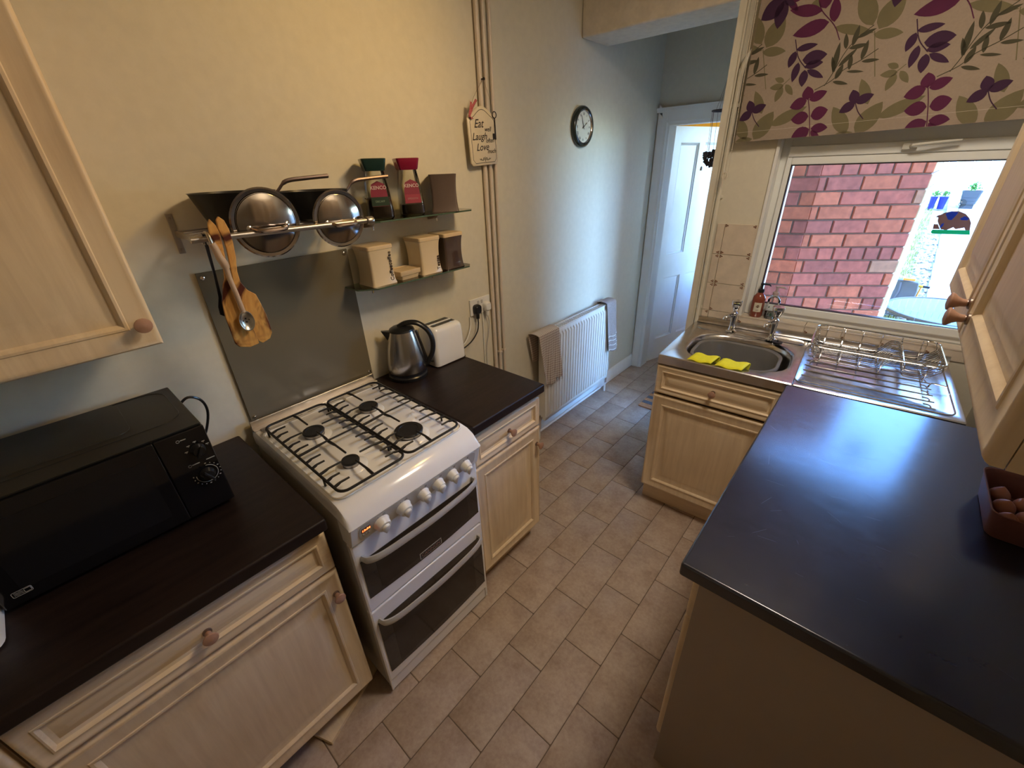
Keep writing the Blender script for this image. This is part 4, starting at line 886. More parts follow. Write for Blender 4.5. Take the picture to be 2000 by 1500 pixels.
gshelf('upper green-edged glass shelf holding the coffee jars', 1.566, 0.530, 1.070, 0.150, 0.045, (0.61, 0.925))
gshelf('lower green-edged glass shelf holding the storage tins', 1.333, 0.470, 1.035, 0.150, 0.050, (0.56, 0.865))
def sq(w_, r, z, cx=0, cy=0, n=4, d=None): return [(x, y, z) for x, y in rrect(w_, d or w_, r, n, cx, cy)]
def jar(label, y, lidm, fill, c2, words):
    t = thing('coffee_jar', label, 'jar', (0.078, y, 1.5665), -0.42, 'coffee jars on the upper shelf')
    b = MB(); b.loft([sq(0.082, 0.016, 0.0), sq(0.092, 0.020, 0.004), sq(0.094, 0.020, 0.02), sq(0.084, 0.018, 0.09), sq(0.070, 0.02, 0.150), sq(0.066, 0.022, 0.166)], True, True); obj('jar_glass', b, JARGLASS, t, local=True)
    b = MB(); b.loft([sq(0.078, 0.016, 0.003), sq(0.087, 0.018, 0.008), sq(0.087, 0.018, fill)], True, True); obj('coffee_granules', b, mat('coffee_granules_brown', (0.035, 0.016, 0.009), 0.6, nscale=200, bmp=0.5, var=0.4), t, local=True)
    b = MB(); b.loft([sq(0.070, 0.012, 0.160), sq(0.074, 0.012, 0.164), sq(0.086, 0.010, 0.196), sq(0.086, 0.010, 0.1985), sq(0.080, 0.01, 0.2)], True, True); obj('jar_lid', b, lidm, t, local=True)
    def fp(yy, z, h): # point on front (+x) face
        hw = 0.047 if z < .02 else 0.047 - (z - .02) / .07 * .005 if z < .09 else 0.042 - (z - .09) / .06 * .007
        return (hw + h, yy, z)
    b = MB(); P = [(-0.031, 0.045), (0.031, 0.045), (0.029, 0.090), (0.024, 0.118), (0.0, 0.128), (-0.022, 0.118), (-0.029, 0.090)]
    b.loft([[fp(a, z, 0.0004) for a, z in P], [fp(a, z, 0.0009) for a, z in P]], True, True); lb = obj('label', b, mat('crimson_label', (0.22, 0.015, 0.045), 0.5), t, local=True)
    b = MB(); P = [(-0.0312, 0.046), (0.0312, 0.046), (0.030, 0.076), (-0.030, 0.076)]
    b.loft([[fp(a, z, 0.0009) for a, z in P], [fp(a, z, 0.0012) for a, z in P]], True, True); obj('label_band', b, c2, t, local=True)
    W0 = world(t)
    tl = math.atan2(0.007, 0.06)
    text('label_name', 'KENCO', 0.0165, W0 @ frame(fp(0.001, 0.106, 0.0012), (0, 1, 0), (-math.sin(tl), 0, math.cos(tl))), mat('pale_pink_print', (0.62, 0.50, 0.50), 0.6), t, bold=0.0002)
    text('label_words', words, 0.0095, W0 @ frame(fp(0.0, 0.061, 0.0014), (0, 1, 0), (-0.08, 0, 1)), mat('faded_label_print', (0.34, 0.22, 0.22), 0.6) if 'DECAF' not in words else mat('faded_green_print', (0.22, 0.30, 0.22), 0.6), t)
jar('coffee jar with dark green cap, first on the upper glass shelf', 0.636, mat('dark_green_cap', (0.010, 0.035, 0.032), 0.25, coat=0.3), 0.072, mat('dark_green_band', (0.012, 0.035, 0.018), 0.5), 'DECAFF')
jar('coffee jar with crimson cap, second on the upper glass shelf', 0.782, mat('crimson_cap', (0.22, 0.006, 0.035), 0.25, coat=0.3), 0.040, mat('red_band', (0.30, 0.03, 0.06), 0.5), 'SMOOTH')
BROWNT = mat('mauve_brown_ceramic', (0.115, 0.082, 0.072), 0.5, var=0.05)
def tin(name, label, y, m, woodlid, x=0.075, z0=1.3335, word=None, h=0.132, w_=0.108, gl=None, rz=0.0):
    t = thing(name, label, 'tin', (x, y, z0), rz, 'waisted storage tins on the glass shelves')
    b = MB(); ls = []
    for i in range(11):
        q = i / 10; s = w_ * (1 - 0.085 * math.sin(PI * q) ** 1.0) * (0.985 if q < 1 else 1.0) + (0.004 if q == 0 else 0); ls.append(sq(s, 0.009, h * q, n=3))
    b.loft(ls, True, False)
    b.loft([sq(w_ - 0.0, 0.009, h, n=3), sq(w_ - 0.010, 0.007, h, n=3), sq(w_ - 0.014, 0.007, 0.01, n=3)], False, True)
    obj('tin_body', b, m, t, local=True)
    if woodlid:
        b = MB(); b.loft([sq(w_ - 0.012, 0.008, h - 0.008, n=3), sq(w_ - 0.012, 0.008, h + 0.0005, n=3), sq(w_ + 0.002, 0.008, h + 0.001, n=3), sq(w_ + 0.002, 0.008, h + 0.013, n=3), sq(w_ - 0.002, 0.007, h + 0.0155, n=3)], True, True)
        obj('wooden_lid', b, wood('pale_lid_wood', (0.50, 0.36, 0.20), (0.64, 0.49, 0.30), 'y'), t, local=True)
    if word:
        text('tin_lettering', word[0], word[1], Matrix.Translation(t.location) @ frame((w_ / 2 - 0.0025, w_ / 2 - 0.019, h * word[2]), (0, 0, 1), (0, -1, 0)), mat('brown_black_print', (0.05, 0.03, 0.02), 0.6), t, extr=0.0015, sx=1.0)
    return t
CRM = mat('cream_ceramic', (0.66, 0.53, 0.34), 0.28, var=0.03, coat=0.3)
tin('storage_tin', 'cream tin lettered coffee with wooden lid at the left of the lower shelf', 0.577, CRM, True, word=('Coffeecoffee', 0.0215, 0.50))
tin('storage_tin', 'glossy cream tea tin with wooden lid in the middle of the lower shelf', 0.812, CRM, True, word=('Teatea', 0.0215, 0.30))
tin('storage_tin', 'glossy dark brown tin with wooden lid at the right of the lower shelf', 0.943, mat('glossy_dark_brown_ceramic', (0.07, 0.045, 0.038), 0.12, coat=1.0), True)
t = tin('storage_tin', 'matt brown tin without a lid on the upper shelf beside the coffee jars', 0.953, BROWNT, False, z0=1.5665, h=0.140, w_=0.112, x=0.082, rz=-0.70)
ldw = wood('pale_lid_wood', (0, 0, 0), (0, 0, 0))
t = thing('wooden_box', 'small flat wooden box lying between the cream tins', 'box', (0.080, 0.697, 1.3335), 0.06)
b = MB(); b.loft([sq(0.080, 0.006, 0.0, d=0.085), sq(0.088, 0.006, 0.012, d=0.088), sq(0.090, 0.006, 0.016, d=0.092)], True, True); obj('box_base', b, ldw, t, local=True)
b = MB(); b.loft([sq(0.094, 0.005, 0.017, d=0.104), sq(0.096, 0.005, 0.020, d=0.106), sq(0.096, 0.005, 0.034, d=0.106), sq(0.090, 0.004, 0.0355, d=0.100), sq(0.085, 0.004, 0.032, d=0.094)], True, True); obj('box_lid', b, ldw, t, local=True)

# ------------------------------------------------------------------ kettle and toaster
kt = thing('kettle', 'brushed steel kettle with black handle and base on the short worktop', 'kettle', (0.091, 0.636, 0.910), -0.62)
KS = mat('brushed_kettle_steel', (0.50, 0.48, 0.46), 0.24, 1.0, var=0.08, nscale=3, scale=(20, 20, 0.4), rvar=0.04)
b = MB(); b.lathe([(0.077, 0.0), (0.079, 0.004), (0.079, 0.014), (0.075, 0.018), (0.0745, 0.030), (0.076, 0.033)], (0, 0, 0), 'z', 40); obj('power_base', b, BLACKP, kt, local=True)
b = MB(); b.lathe([(0.0755, 0.031), (0.0775, 0.034), (0.0745, 0.075), (0.067, 0.125), (0.057, 0.170), (0.0505, 0.196), (0.0495, 0.199)], (0, 0, 0), 'z', 48); obj('kettle_body', b, KS, kt, local=True)
b = MB(); b.lathe([(0.0498, 0.198), (0.047, 0.206), (0.036, 0.213), (0.012, 0.217), (0.0001, 0.2175)], (0, 0, 0), 'z', 36); kl = obj('kettle_lid', b, BLACKP, kt, local=True)
b = MB(); b.loft([[(0.012, -0.044, 0.198), (-0.014, -0.044, 0.198), (-0.016, -0.046, 0.150), (0.014, -0.046, 0.150)], [(0.005, -0.078, 0.203), (-0.006, -0.078, 0.203), (-0.006, -0.060, 0.166), (0.005, -0.060, 0.166)]], True, True)
obj('spout', b, BLACKP, kt, local=True)
b = MB(); hp_ = spline([(0, -0.012, 0.214), (0, 0.020, 0.226), (0.002, 0.062, 0.222), (0.004, 0.098, 0.190), (0.005, 0.113, 0.145), (0.005, 0.108, 0.095), (0.003, 0.085, 0.050), (0.0, 0.074, 0.042)], 6)
ls = []
for i, p in enumerate(hp_):
    d_ = (hp_[min(i + 1, len(hp_) - 1)] - hp_[max(i - 1, 0)]).normalized(); nn = Vector((1, 0, 0)); mm_ = d_.cross(nn).normalized(); q = i / (len(hp_) - 1)
    wd_ = 0.013 + 0.003 * math.sin(PI * q); tk = 0.0085 + 0.002 * math.sin(PI * q)
    ls.append([p + nn * wd_ * math.cos(2 * PI * k / 12) + mm_ * tk * math.sin(2 * PI * k / 12) for k in range(12)])
b.loft(ls, True, True); kh = obj('kettle_handle', b, BLACKP, kt, local=True)
b2 = MB(); b2.tube([(0, 0.050, 0.190), (0.001, 0.064, 0.130), (0.001, 0.078, 0.060)], 0.009, 8); obj('handle_spine', b2, BLACKP, kt, local=True)
kt.scale = (1.09, 1.09, 1.07)
ts = thing('toaster', 'white two-slice toaster behind the kettle', 'toaster', (0.086, 0.846, 0.910), math.radians(-1))
b = MB(); TWd, TLn, THh = 0.135, 0.180, 0.186; ls = []
for z, s, dl in ((0.006, 0.99, 0), (0.012, 1.0, 0), (0.060, 0.985, 0), (0.14, 0.95, -0.004), (0.166, 0.93, -0.008), (0.178, 0.88, -0.016), (0.184, 0.80, -0.03), (THh, 0.66, -0.045)): ls.append([(x, y, z) for x, y in rrect(TWd * s, TLn + dl, 0.022, 5)])
b.loft(ls, True, True); tb = obj('toaster_body', b, WHITE, ts, local=True)
for sx in (-0.022, 0.022):
    b = MB(); b.loft([[(sx + x, y, THh + .0002) for x, y in rrect(0.022, 0.125, 0.004, 2)], [(sx + x, y, THh + 0.001) for x, y in rrect(0.022, 0.125, 0.004, 2)]], True, True); obj('bread_slot', b, BLACKP, ts, local=True)
    b = MB(); b.tube([(sx + x, y, THh + .0008) for x, y in rrect(0.025, 0.129, 0.005, 2)], 0.0016, 6, True); obj('slot_rim', b, CHROME, ts, local=True)
b = MB(); b.box(0.016, 0.044, -TLn / 2 - 0.008, -TLn / 2 + 0.002, 0.030, 0.038); obj('lever', b, BLACKP, ts, local=True, bev=0.002)
for sy in (-0.058, 0.058): obj('foot', MB().box(-0.060, 0.060, sy - 0.03, sy + 0.03, 0.0, 0.0065), BLACKP, ts, local=True)

# ------------------------------------------------------------------ socket, plugs, cables
so = thing('double_socket', 'white double wall socket to the right of the glass shelves', 'socket', (0, 1.190, 1.075))
b = MB(); b.box(0, 0.010, 1.118, 1.264, 1.034, 1.120); obj('face_plate', b, WPLAST, so, bev=0.003)
for y in (1.176, 1.202): obj('switch', MB().box(0.010, 0.0125, y - 0.0065, y + 0.0065, 1.088, 1.106), mat('grey_white_switch', (0.50, 0.48, 0.46), 0.4), so, bev=0.001)
def plug(label, y, m, z=1.066):
    t = thing('plug', label, 'plug', (0.0105, y, z))
    b = MB(); b.loft([[(0.0105 + a, y + u * s, z + v * s) for u, v in rrect(0.046, 0.050, 0.015, 4)] for a, s in ((0, 1), (0.012, 1), (0.022, 0.9), (0.026, 0.72))], True, True); obj('plug_body', b, m, t)
    b = MB(); b.lathe([(0.009, -0.05), (0.010, -0.022)], (0.021, y, z), 'z', 10); obj('cable_collar', b, m, t); return t
def cable(label, pts, m, r=0.003, nm='power_cable'):
    return tag(obj(nm, MB().tube(spline(pts, 6), r, 8), m), label, 'cable')
plug('black plug pushed into the left of the double socket', 1.156, BLACKP)
plug('white plug pushed into the right of the double socket', 1.228, WPLAST)
cable('black cable running from the socket down behind the toaster', [(0.021, 1.156, 1.018), (0.024, 1.152, 0.985), (0.040, 1.125, 0.955), (0.07, 1.05, 0.93), (0.085, 0.96, 0.915), (0.09, 0.945, 0.922)], BLACKP, 0.0035)
cable('white cable curling from the socket towards the toaster', [(0.006, 1.112, 1.035), (0.012, 1.108, 0.995), (0.025, 1.08, 0.955), (0.05, 1.02, 0.925), (0.06, 0.955, 0.93)], WPLAST, 0.0026)
cable('thin white cable hanging straight down from the white plug', [(0.021, 1.228, 1.018), (0.014, 1.245, 0.97), (0.008, 1.240, 0.90), (0.008, 1.218, 0.80), (0.008, 1.216, 0.55)], mat('grey_cable', (0.42, 0.40, 0.40), 0.5), 0.0018)
cable('second thin white cable hanging below the socket edge', [(0.006, 1.205, 1.036), (0.006, 1.206, 0.95), (0.006, 1.203, 0.80), (0.006, 1.203, 0.55)], WPLAST, 0.0024)

# pipes on the left wall
PIPEM = mat('cream_pipe_paint', (0.68, 0.58, 0.47), 0.35, var=0.03)
for k, (y0, y1, r, lb) in enumerate(((1.283, 1.273, 0.0105, 'cream painted heating pipe nearest the socket, leftmost of three'), (1.319, 1.312, 0.0085, 'middle one of the three cream wall pipes'), (1.357, 1.352, 0.0085, 'cream wall pipe nearest the radiator, rightmost of three'))):
    t = thing('heating_pipe', lb, 'pipe', (0.014, y0, 0.0), 0, 'pipes on the left wall')
    b = MB(); b.tube([(0.014, y0, 0.0), (0.014, y0, 0.9), (0.014, (y0 + y1) / 2, 1.7), (0.014, y1, HC)], r, 12); obj('pipe_run', b, PIPEM, t)
    if k > 0: obj('pipe_clip', MB().box(0.0, 0.026, y0 - 0.012, y0 + 0.012, 0.760, 0.774), PIPEM, t, bev=0.002)

# ------------------------------------------------------------------ hanging sign
sn = thing('hanging_sign', 'cream metal sign reading Eat well Laugh often Love much, hung on string', 'sign', (0.03, 1.262, 1.735))
SM = Matrix.Translation((0.030, 1.262, 1.735)) @ Matrix(((0, 0, 1, 0), (1, 0, 0, 0), (0, 1, 0, 0), (0, 0, 0, 1))) @ Matrix.Rotation(math.radians(3.0), 4, 'Z')
def signpoly(w_, h_, top, nb=0.010):
    o = [(-w_ / 2 + nb, 0), (w_ / 2 - nb, 0), (w_ / 2, nb), (w_ / 2, h_ - nb), (w_ / 2 - nb, h_)]
    for i in range(1, 10):
        t = i / 10; o.append((w_ / 2 - nb - (w_ - 2 * nb) * t, h_ + top * (math.sin(PI * t) ** 1.4)))
    return o + [(-w_ / 2 + nb, h_), (-w_ / 2, h_ - nb), (-w_ / 2, nb)]
SGW, SGH = 0.178, 0.196
b = MB(); sp0 = signpoly(SGW, SGH, 0.034, 0.012); b.loft([[(x, y, 0) for x, y in sp0], [(x, y, 0.006) for x, y in sp0], [(x * 0.975, (y - .1) * 0.98 + .1, 0.008) for x, y in sp0]], True, True)
obj('sign_plate', b.xf(SM), mat('cream_enamel', (0.72, 0.63, 0.47), 0.35, var=0.03), sn)
INK = mat('black_sign_ink', (0.02, 0.015, 0.014), 0.5)
b = MB(); sp1 = [(x * 0.86, (y - .1) * 0.90 + .1, 0.0082) for x, y in signpoly(SGW, SGH, 0.034, 0.016)]; b.tube(sp1, 0.0011, 4, True); obj('sign_border', b.xf(SM), INK, sn)
for s_, sz, x, y, shr in (('Eat', 0.046, -0.026, 0.163, 0.35), ('well', 0.026, 0.030, 0.141, 0.3), ('Laugh', 0.040, -0.026, 0.114, 0.35), ('often', 0.025, 0.040, 0.097, 0.3), ('Love', 0.041, -0.012, 0.072, 0.35), ('much', 0.025, 0.046, 0.054, 0.3)):
    text('lettering', s_, sz, SM @ Matrix.Translation((x, y, 0.0083)), INK, sn, shear=shr, bold=0.0003)
b = MB()
for s in (-1, 1):
    b.tube([(s * (0.008 + 0.007 * (1 - i / 10) * math.cos(i * 0.55)), 0.024 + 0.007 * (1 - i / 14) * math.sin(i * 0.55), 0.0084) for i in range(11)], 0.0014, 4)
    b.tube([(s * (0.020 + 0.008 * math.cos(i * 0.5)), 0.026 + 0.006 * math.sin(i * 0.5 + 2.6), 0.0084) for i in range(8)], 0.0014, 4)
    b.tube([(s * (0.028 + 0.002 * i), 0.020 + 0.002 * i + 0.002 * math.sin(i * 1.4), 0.0084) for i in range(5)], 0.0012, 4)
b.tube([(0, 0.014, 0.0084), (0, 0.034, 0.0084)], 0.0014, 4); o = obj('scroll_ornament', b.xf(SM), INK, sn); o['kind'] = 'stuff'
b = MB(); b.tube([(0.078 + 0.0125 * math.cos(a), 0.196 + 0.0125 * math.sin(a), 0.012) for a in [i * PI / 8 for i in range(16)]], 0.0022, 6, True)
kr = obj('key_bow', b.xf(SM), INK, sn)
obj('key_shaft', MB().tube([(0.078, 0.184, 0.012), (0.077, 0.100, 0.012)], 0.0026, 8).xf(SM), INK, sn); obj('key_bit', MB().box(0.060, 0.077, 0.102, 0.124, 0.0105, 0.0135).xf(SM), INK, sn)
nail = Vector((0.034, 1.277, 2.064))
for a in ((-0.080, 0.200), (0.078, 0.208)):
    e = SM @ Vector((a[0], a[1], 0.006)); m_ = (e + nail) / 2 + Vector((0, 0.010 * (-1 if a[0] < 0 else .3), 0)); obj('string', MB().tube(spline([nail, m_, e], 4), 0.0008, 4), mat('brown_string', (0.15, 0.09, 0.06), 0.9), sn)
obj('nail', MB().lathe([(0.003, 0.0), (0.003, 0.036), (0.006, 0.037), (0.006, 0.040)], (0, 1.277, 2.064), 'x', 8), BLACKI, sn)
RIB = plaid('red_check_ribbon', (0.42, 0.03, 0.05), (0.60, 0.35, 0.35), 180, 180, 0.3)
b = MB(); e = SM @ Vector((-0.076, 0.196, 0.010))
for pts in ([(0, 0, 0), (0.006, 0.014, 0.030), (0.004, 0.042, 0.058)], [(0, 0, 0), (0.008, 0.004, 0.034), (0.002, 0.012, 0.048)], [(0, 0, 0), (0.004, -0.004, -0.012), (0.002, 0.014, -0.010)]):
    q = [e + Vector(p) for p in pts]; b.loft([[p + Vector((0, -0.005, 0.003)), p + Vector((0.001, 0.005, -0.003))] for p in q], closed=False)
rb = obj('ribbon_bow', b, RIB, sn); rb.modifiers.new('s', 'SOLIDIFY').thickness = 0.001

# ------------------------------------------------------------------ wall clock
cl = thing('wall_clock', 'round wall clock with dark green rim above the radiator', 'clock', (0, 2.114, 1.916))
CB = lambda mb: mb
b = MB(); b.lathe([(0.104, 0.0), (0.107, 0.008), (0.105, 0.020), (0.098, 0.028), (0.090, 0.030), (0.086, 0.027), (0.082, 0.020)], (0, 2.114, 1.916), 'x', 48, False); obj('clock_rim', b, mat('dark_green_black_rim', (0.018, 0.028, 0.026), 0.2, coat=0.4), cl)
b = MB(); b.lathe([(0.0845, 0.026), (0.083, 0.028), (0.080, 0.026), (0.078, 0.021)], (0, 2.114, 1.916), 'x', 48, False); obj('bezel', b, CHROME, cl)
b = MB(); b.lathe([(0.083, 0.0), (0.083, 0.0195)], (0, 2.114, 1.916), 'x', 48); fc = obj('clock_face', b, mat('cream_dial', (0.70, 0.68, 0.58), 0.5, var=0.02), cl)
for hnum, s_ in enumerate(('XII', 'I', 'II', 'III', 'IIII', 'V', 'VI', 'VII', 'VIII', 'IX', 'X', 'XI')):
    a = -hnum * PI / 6; M = frame((0.0197, 2.114, 1.916), (0, 1, 0), (0, 0, 1)) @ Matrix.Rotation(a, 4, 'Z') @ Matrix.Translation((0, 0.064, 0))
    text('numeral', s_, 0.018, M, INK, fc, sx=0.75, bold=0.0002)
def hand(nm, ang, L, wd_):
    b = MB(); b.loft([[(-wd_, -0.012, 0), (wd_, -0.012, 0), (wd_ * .5, L, 0), (-wd_ * .5, L, 0)], [(-wd_, -0.012, 0.001), (wd_, -0.012, 0.001), (wd_ * .5, L, 0.001), (-wd_ * .5, L, 0.001)]], True, True)
    obj(nm, b.xf(frame((0.0210, 2.114, 1.916), (0, 1, 0), (0, 0, 1)) @ Matrix.Rotation(-ang, 4, 'Z')), INK, cl)
hand('hour_hand', math.radians(57), 0.042, 0.0028); hand('minute_hand', math.radians(336), 0.060, 0.0020)

# ------------------------------------------------------------------ radiator and towels
rd = thing('radiator', 'long white panel radiator on the left wall', 'radiator', (0.07, 2.08, 0.15))
RY0, RY1, RZ0, RZ1 = 1.657, 2.503, 0.148, 0.786; nf = 25; pitch = (RY1 - RY0 - 0.03) / nf
cs = [(0.094, RY0), (0.094, RY0 + 0.015)]
for k in range(nf):
    y = RY0 + 0.015 + k * pitch; cs += [(0.088, y + pitch * .10), (0.106, y + pitch * .26), (0.106, y + pitch * .72), (0.088, y + pitch * .88)]
cs += [(0.094, RY1 - 0.012), (0.094, RY1)]
b = MB(); b.loft([[(x if 0 < i < 5 else 0.094, y, z) for x, y in cs] for i, z in enumerate((RZ0, RZ0 + 0.03, RZ0 + 0.045, RZ1 - 0.045, RZ1 - 0.03, RZ1))][0:1] + [[(0.094, y, RZ0 + 0.028) for x, y in cs], [(x, y, RZ0 + 0.044) for x, y in cs], [(x, y, RZ1 - 0.044) for x, y in cs], [(0.094, y, RZ1 - 0.028) for x, y in cs], [(0.094, y, RZ1) for x, y in cs]], closed=False)
RADW = mat('radiator_white', (0.80, 0.78, 0.73), 0.3, var=0.02)
pf = obj('front_panel', b, RADW, rd); pf.modifiers.new('s', 'SOLIDIFY').thickness = 0.002
obj('back_panel', MB().box(0.040, 0.048, RY0, RY1, RZ0, RZ1), RADW, rd)
for y in (RY0 - 0.002, RY1): obj('side_cover', MB().box(0.040, 0.097, y, y + 0.002, RZ0 + 0.002, RZ1 + 0.006), RADW, rd)
b = MB(); b.box(0.0395, 0.045, RY0, RY1, RZ1, RZ1 + 0.006).box(0.091, 0.097, RY0, RY1, RZ1, RZ1 + 0.006)
tg_ = obj('top_cover', b, RADW, rd)
for k in range(34): obj('grille_bar', MB().box(0.045, 0.091, RY0 + 0.01 + k * 0.0245, RY0 + 0.016 + k * 0.0245, RZ1 - 0.002, RZ1 + 0.004), RADW, rd, smooth=False)
for y, lab_ in ((RY0 - 0.03, 0), (RY1 + 0.03, 1)):
    s = -1 if lab_ == 0 else 1
    b = MB(); b.lathe([(0.011, 0.0), (0.011, 0.11), (0.008, 0.115)], (0.068, y, 0.085), 'z', 12); v = obj('valve', b, CHROME, rd)
    if lab_: b = MB(); b.lathe([(0.015, 0.20), (0.018, 0.21), (0.018, 0.27), (0.014, 0.285)], (0.068, y, 0.0), 'z', 16); obj('valve_head', b, WPLAST, v)
    b = MB(); b.tube([(0.068, y, 0.15), (0.068, y - s * 0.03, 0.165)], 0.008, 8); obj('valve_tail', b, CHROME, v)
    b = MB(); b.tube([(0.068, y, 0.09), (0.068, y, 0.0)], 0.0075, 10); obj('pipe_tail', b, RADW, rd)
cs_ = cable('white pipe run along the skirting below the radiator', [(0.030, 1.38, 0.022), (0.030, 1.7, 0.022), (0.030, 2.1, 0.024), (0.030, 2.53, 0.022)], WGLOSS, 0.008, 'skirting_pipe'); cs_['category'] = 'pipe'
def drape(name, label, m, y0, y1, zt, lf, lb_, amp, seed, taper=0.0, shift=0.0, xf=0.112, xb=0.030, grp=None, nf_=3.2):
    rnd = random.Random(seed); ls = []; n = 36; ph = rnd.uniform(0, 6)
    prof = []
    for i in range(9): prof.append((xb, zt - lb_ * (1 - i / 8), i / 8 * 0 + (1 - i / 8)))
    for i in range(1, 7):
        a = PI * i / 7; prof.append(((xf + xb) / 2 - (xf - xb) / 2 * math.cos(a), zt + 0.012 * math.sin(a), 0))
    for i in range(22): prof.append((xf, zt - lf * i / 21, i / 21))
    for j in range(n + 1):
        t = j / n; l = []
        for (x, z, q) in prof:
            yc = (y0 + y1) / 2 + shift * q; hw = (y1 - y0) / 2 * (1 - taper * q)
            wv = amp * q * (math.sin(t * nf_ * 2 * PI + ph) + 0.35 * math.sin(t * 2.3 * nf_ * 2 * PI + ph * 2)); dz = 0.010 * q * math.sin(t * 5 + seed)
            l.append((x + (wv + amp * 1.2 * q) * (1 if x > 0.06 else -0.1), yc + (t - .5) * 2 * hw + 0.3 * wv, z + dz))
        ls.append(l)
    b = MB(); b.loft(ls, closed=False); o = obj(name, b, m); s = o.modifiers.new('s', 'SOLIDIFY'); s.thickness = 0.0035; s.offset = 1
    return tag(o, label, 'towel', grp)
PLD = plaid('checked_tea_towel', (0.60, 0.52, 0.44), (0.16, 0.07, 0.06), 62, 62, 0.24)
tt = drape('tea_towel', 'checked tea towel hanging over the near end of the radiator', PLD, 1.565, 1.775, 0.797, 0.345, 0.20, 0.012, 3, 0.12, 0.03, nf_=2.2)
fr_ = MB()
for k in range(42):
    y = 1.62 + k * 0.0045; fr_.tube([(0.128 + 0.008 * math.sin(k), y, 0.452), (0.128 + 0.008 * math.sin(k), y + 0.002 * math.sin(k * 2.1), 0.430)], 0.0007, 3)
o = obj('fringe', fr_, mat('fringe_thread', (0.50, 0.40, 0.34), 0.9), tt); o['kind'] = 'stuff'
TER = mat('grey_brown_terry', (0.36, 0.29, 0.26), 0.95, var=0.3, nscale=220, bmp=0.9)
tw = drape('hand_towel', 'grey-brown terry towel with pale stripes over the far end of the radiator', TER, 2.385, 2.520, 0.800, 0.40, 0.20, 0.010, 8, -0.25, 0.055, nf_=1.6)
STR = mat('pale_towel_stripe', (0.68, 0.63, 0.58), 0.9, nscale=100)
for dz in (0.27, 0.305, 0.345, 0.385):
    pts = []
    for j in range(25):
        t = j / 24; q = dz / 0.40; rnd = random.Random(8); ph = rnd.uniform(0, 6)
        wv = 0.010 * q * (math.sin(t * 1.6 * 2 * PI + ph) + 0.35 * math.sin(t * 2.3 * 1.6 * 2 * PI + ph * 2)); yc = 2.4525 + 0.055 * q; hw = 0.0675 * (1 + 0.25 * q)
        pts.append((0.112 + wv + 0.012 * q + 0.0040, yc + (t - .5) * 2 * hw + .3 * wv, 0.800 - dz + 0.010 * q * math.sin(t * 5 + 8)))
    b = MB(); b.loft([[(x, y, z - 0.0035), (x + .0012, y, z - .002), (x + .0012, y, z + 0.002), (x, y, z + .0035)] for x, y, z in pts], closed=False); obj('stripe', b, STR, tw)
# door mat
mt = thing('door_mat', 'orange and grey striped coir mat beyond the sink cabinet', 'mat', (0.66, 2.62, 0.0), 0)
b = MB(); b.loft([[(x, y, 0.0005) for x, y in rrect(0.50, 0.34, 0.012, 3, 0.655, 2.645)], [(x, y, 0.010) for x, y in rrect(0.50, 0.34, 0.012, 3, 0.655, 2.645)]], True, True); obj('mat_base', b, mat('coir_orange', (0.50, 0.24, 0.11), 0.95, var=0.3, nscale=150, bmp=0.8), mt)
for y in (2.555, 2.645, 2.735): obj('mat_stripe', MB().box(0.408, 0.902, y - 0.022, y + 0.022, 0.0095, 0.0115), mat('coir_grey', (0.13, 0.13, 0.14), 0.95, var=0.3, nscale=150, bmp=0.8), mt)

# ------------------------------------------------------------------ microwave
mw = thing('microwave', 'black microwave oven with two dials on the left worktop', 'microwave', (0.2, -0.385, 0.910))
MX, MY0, MY1, MZ0, MZ1 = 0.352, -0.608, -0.166, 0.922, 1.170
MBK = mat('matt_black_casing', (0.030, 0.026, 0.020), 0.45, var=0.08, nscale=40)
b = MB(); b.box(0.035, MX, MY0, MY1, MZ0, MZ1); obj('casing', b, MBK, mw, bev=0.004)
b = MB(); b.box(MX, MX + 0.014, MY0 - 0.001, MY1 - 0.105, MZ0 + 0.002, MZ1 - 0.004); dd = obj('microwave_door', b, BLACKG, mw, bev=0.003)
b = MB(); b.box(MX + 0.0138, MX + 0.0146, MY0 + 0.035, MY1 - 0.135, MZ0 + 0.035, MZ1 - 0.04); obj('door_window', b, mat('dark_grey_window', (0.010, 0.010, 0.012), 0.12), dd)
b = MB(); b.box(MX, MX + 0.013, MY1 - 0.104, MY1 + 0.001, MZ0 + 0.002, MZ1 - 0.004); cp = obj('dial_panel', b, BLACKG, mw, bev=0.003)
b = MB(); b.box(MX - 0.05, MX + 0.005, MY0 + 0.002, MY1 - 0.002, MZ1, MZ1 + 0.0015); obj('top_front_seam', b, MBK, mw)
b = MB(); b.loft([[(x, y, MZ1 + h) for x, y in rrect(0.22, 0.30, 0.03, 4, 0.155, -0.44)] for h in (0, 0.003)], False, True); obj('raised_top_panel', b, MBK, mw, bev=0.001)
b = MB(); b.tube([(x, y, MZ1 + 0.0003) for x, y in rrect(0.24, 0.41, 0.05, 5, 0.170, -0.392)], 0.0012, 4, True); obj('top_groove', b, BLACKP, mw)
for (y, z, R) in ((-0.1960, 1.107, 0.0165), (-0.1990, 1.031, 0.0175)):
    b = MB(); b.lathe([(R, MX + 0.012), (R, MX + 0.018), (R * 0.8, MX + 0.024), (R * 0.75, MX + 0.030)], (0, y, z), 'x', 24); kb = obj('dial', b, BLACKP, cp)
    b = MB(); b.box(MX + 0.029, MX + 0.037, -0.0028, 0.0028, -R * .95, R * .95).xf(Matrix.Translation((0, y, z)) @ Matrix.Rotation(-0.5 if z > 1.05 else 0.5, 4, 'X')); obj('dial_grip', b, BLACKP, kb, bev=0.001)
PRT = mat('grey_white_print', (0.34, 0.34, 0.34), 0.6)
b = MB(); y0, z0 = -0.1990, 1.031; xx = MX + 0.0134
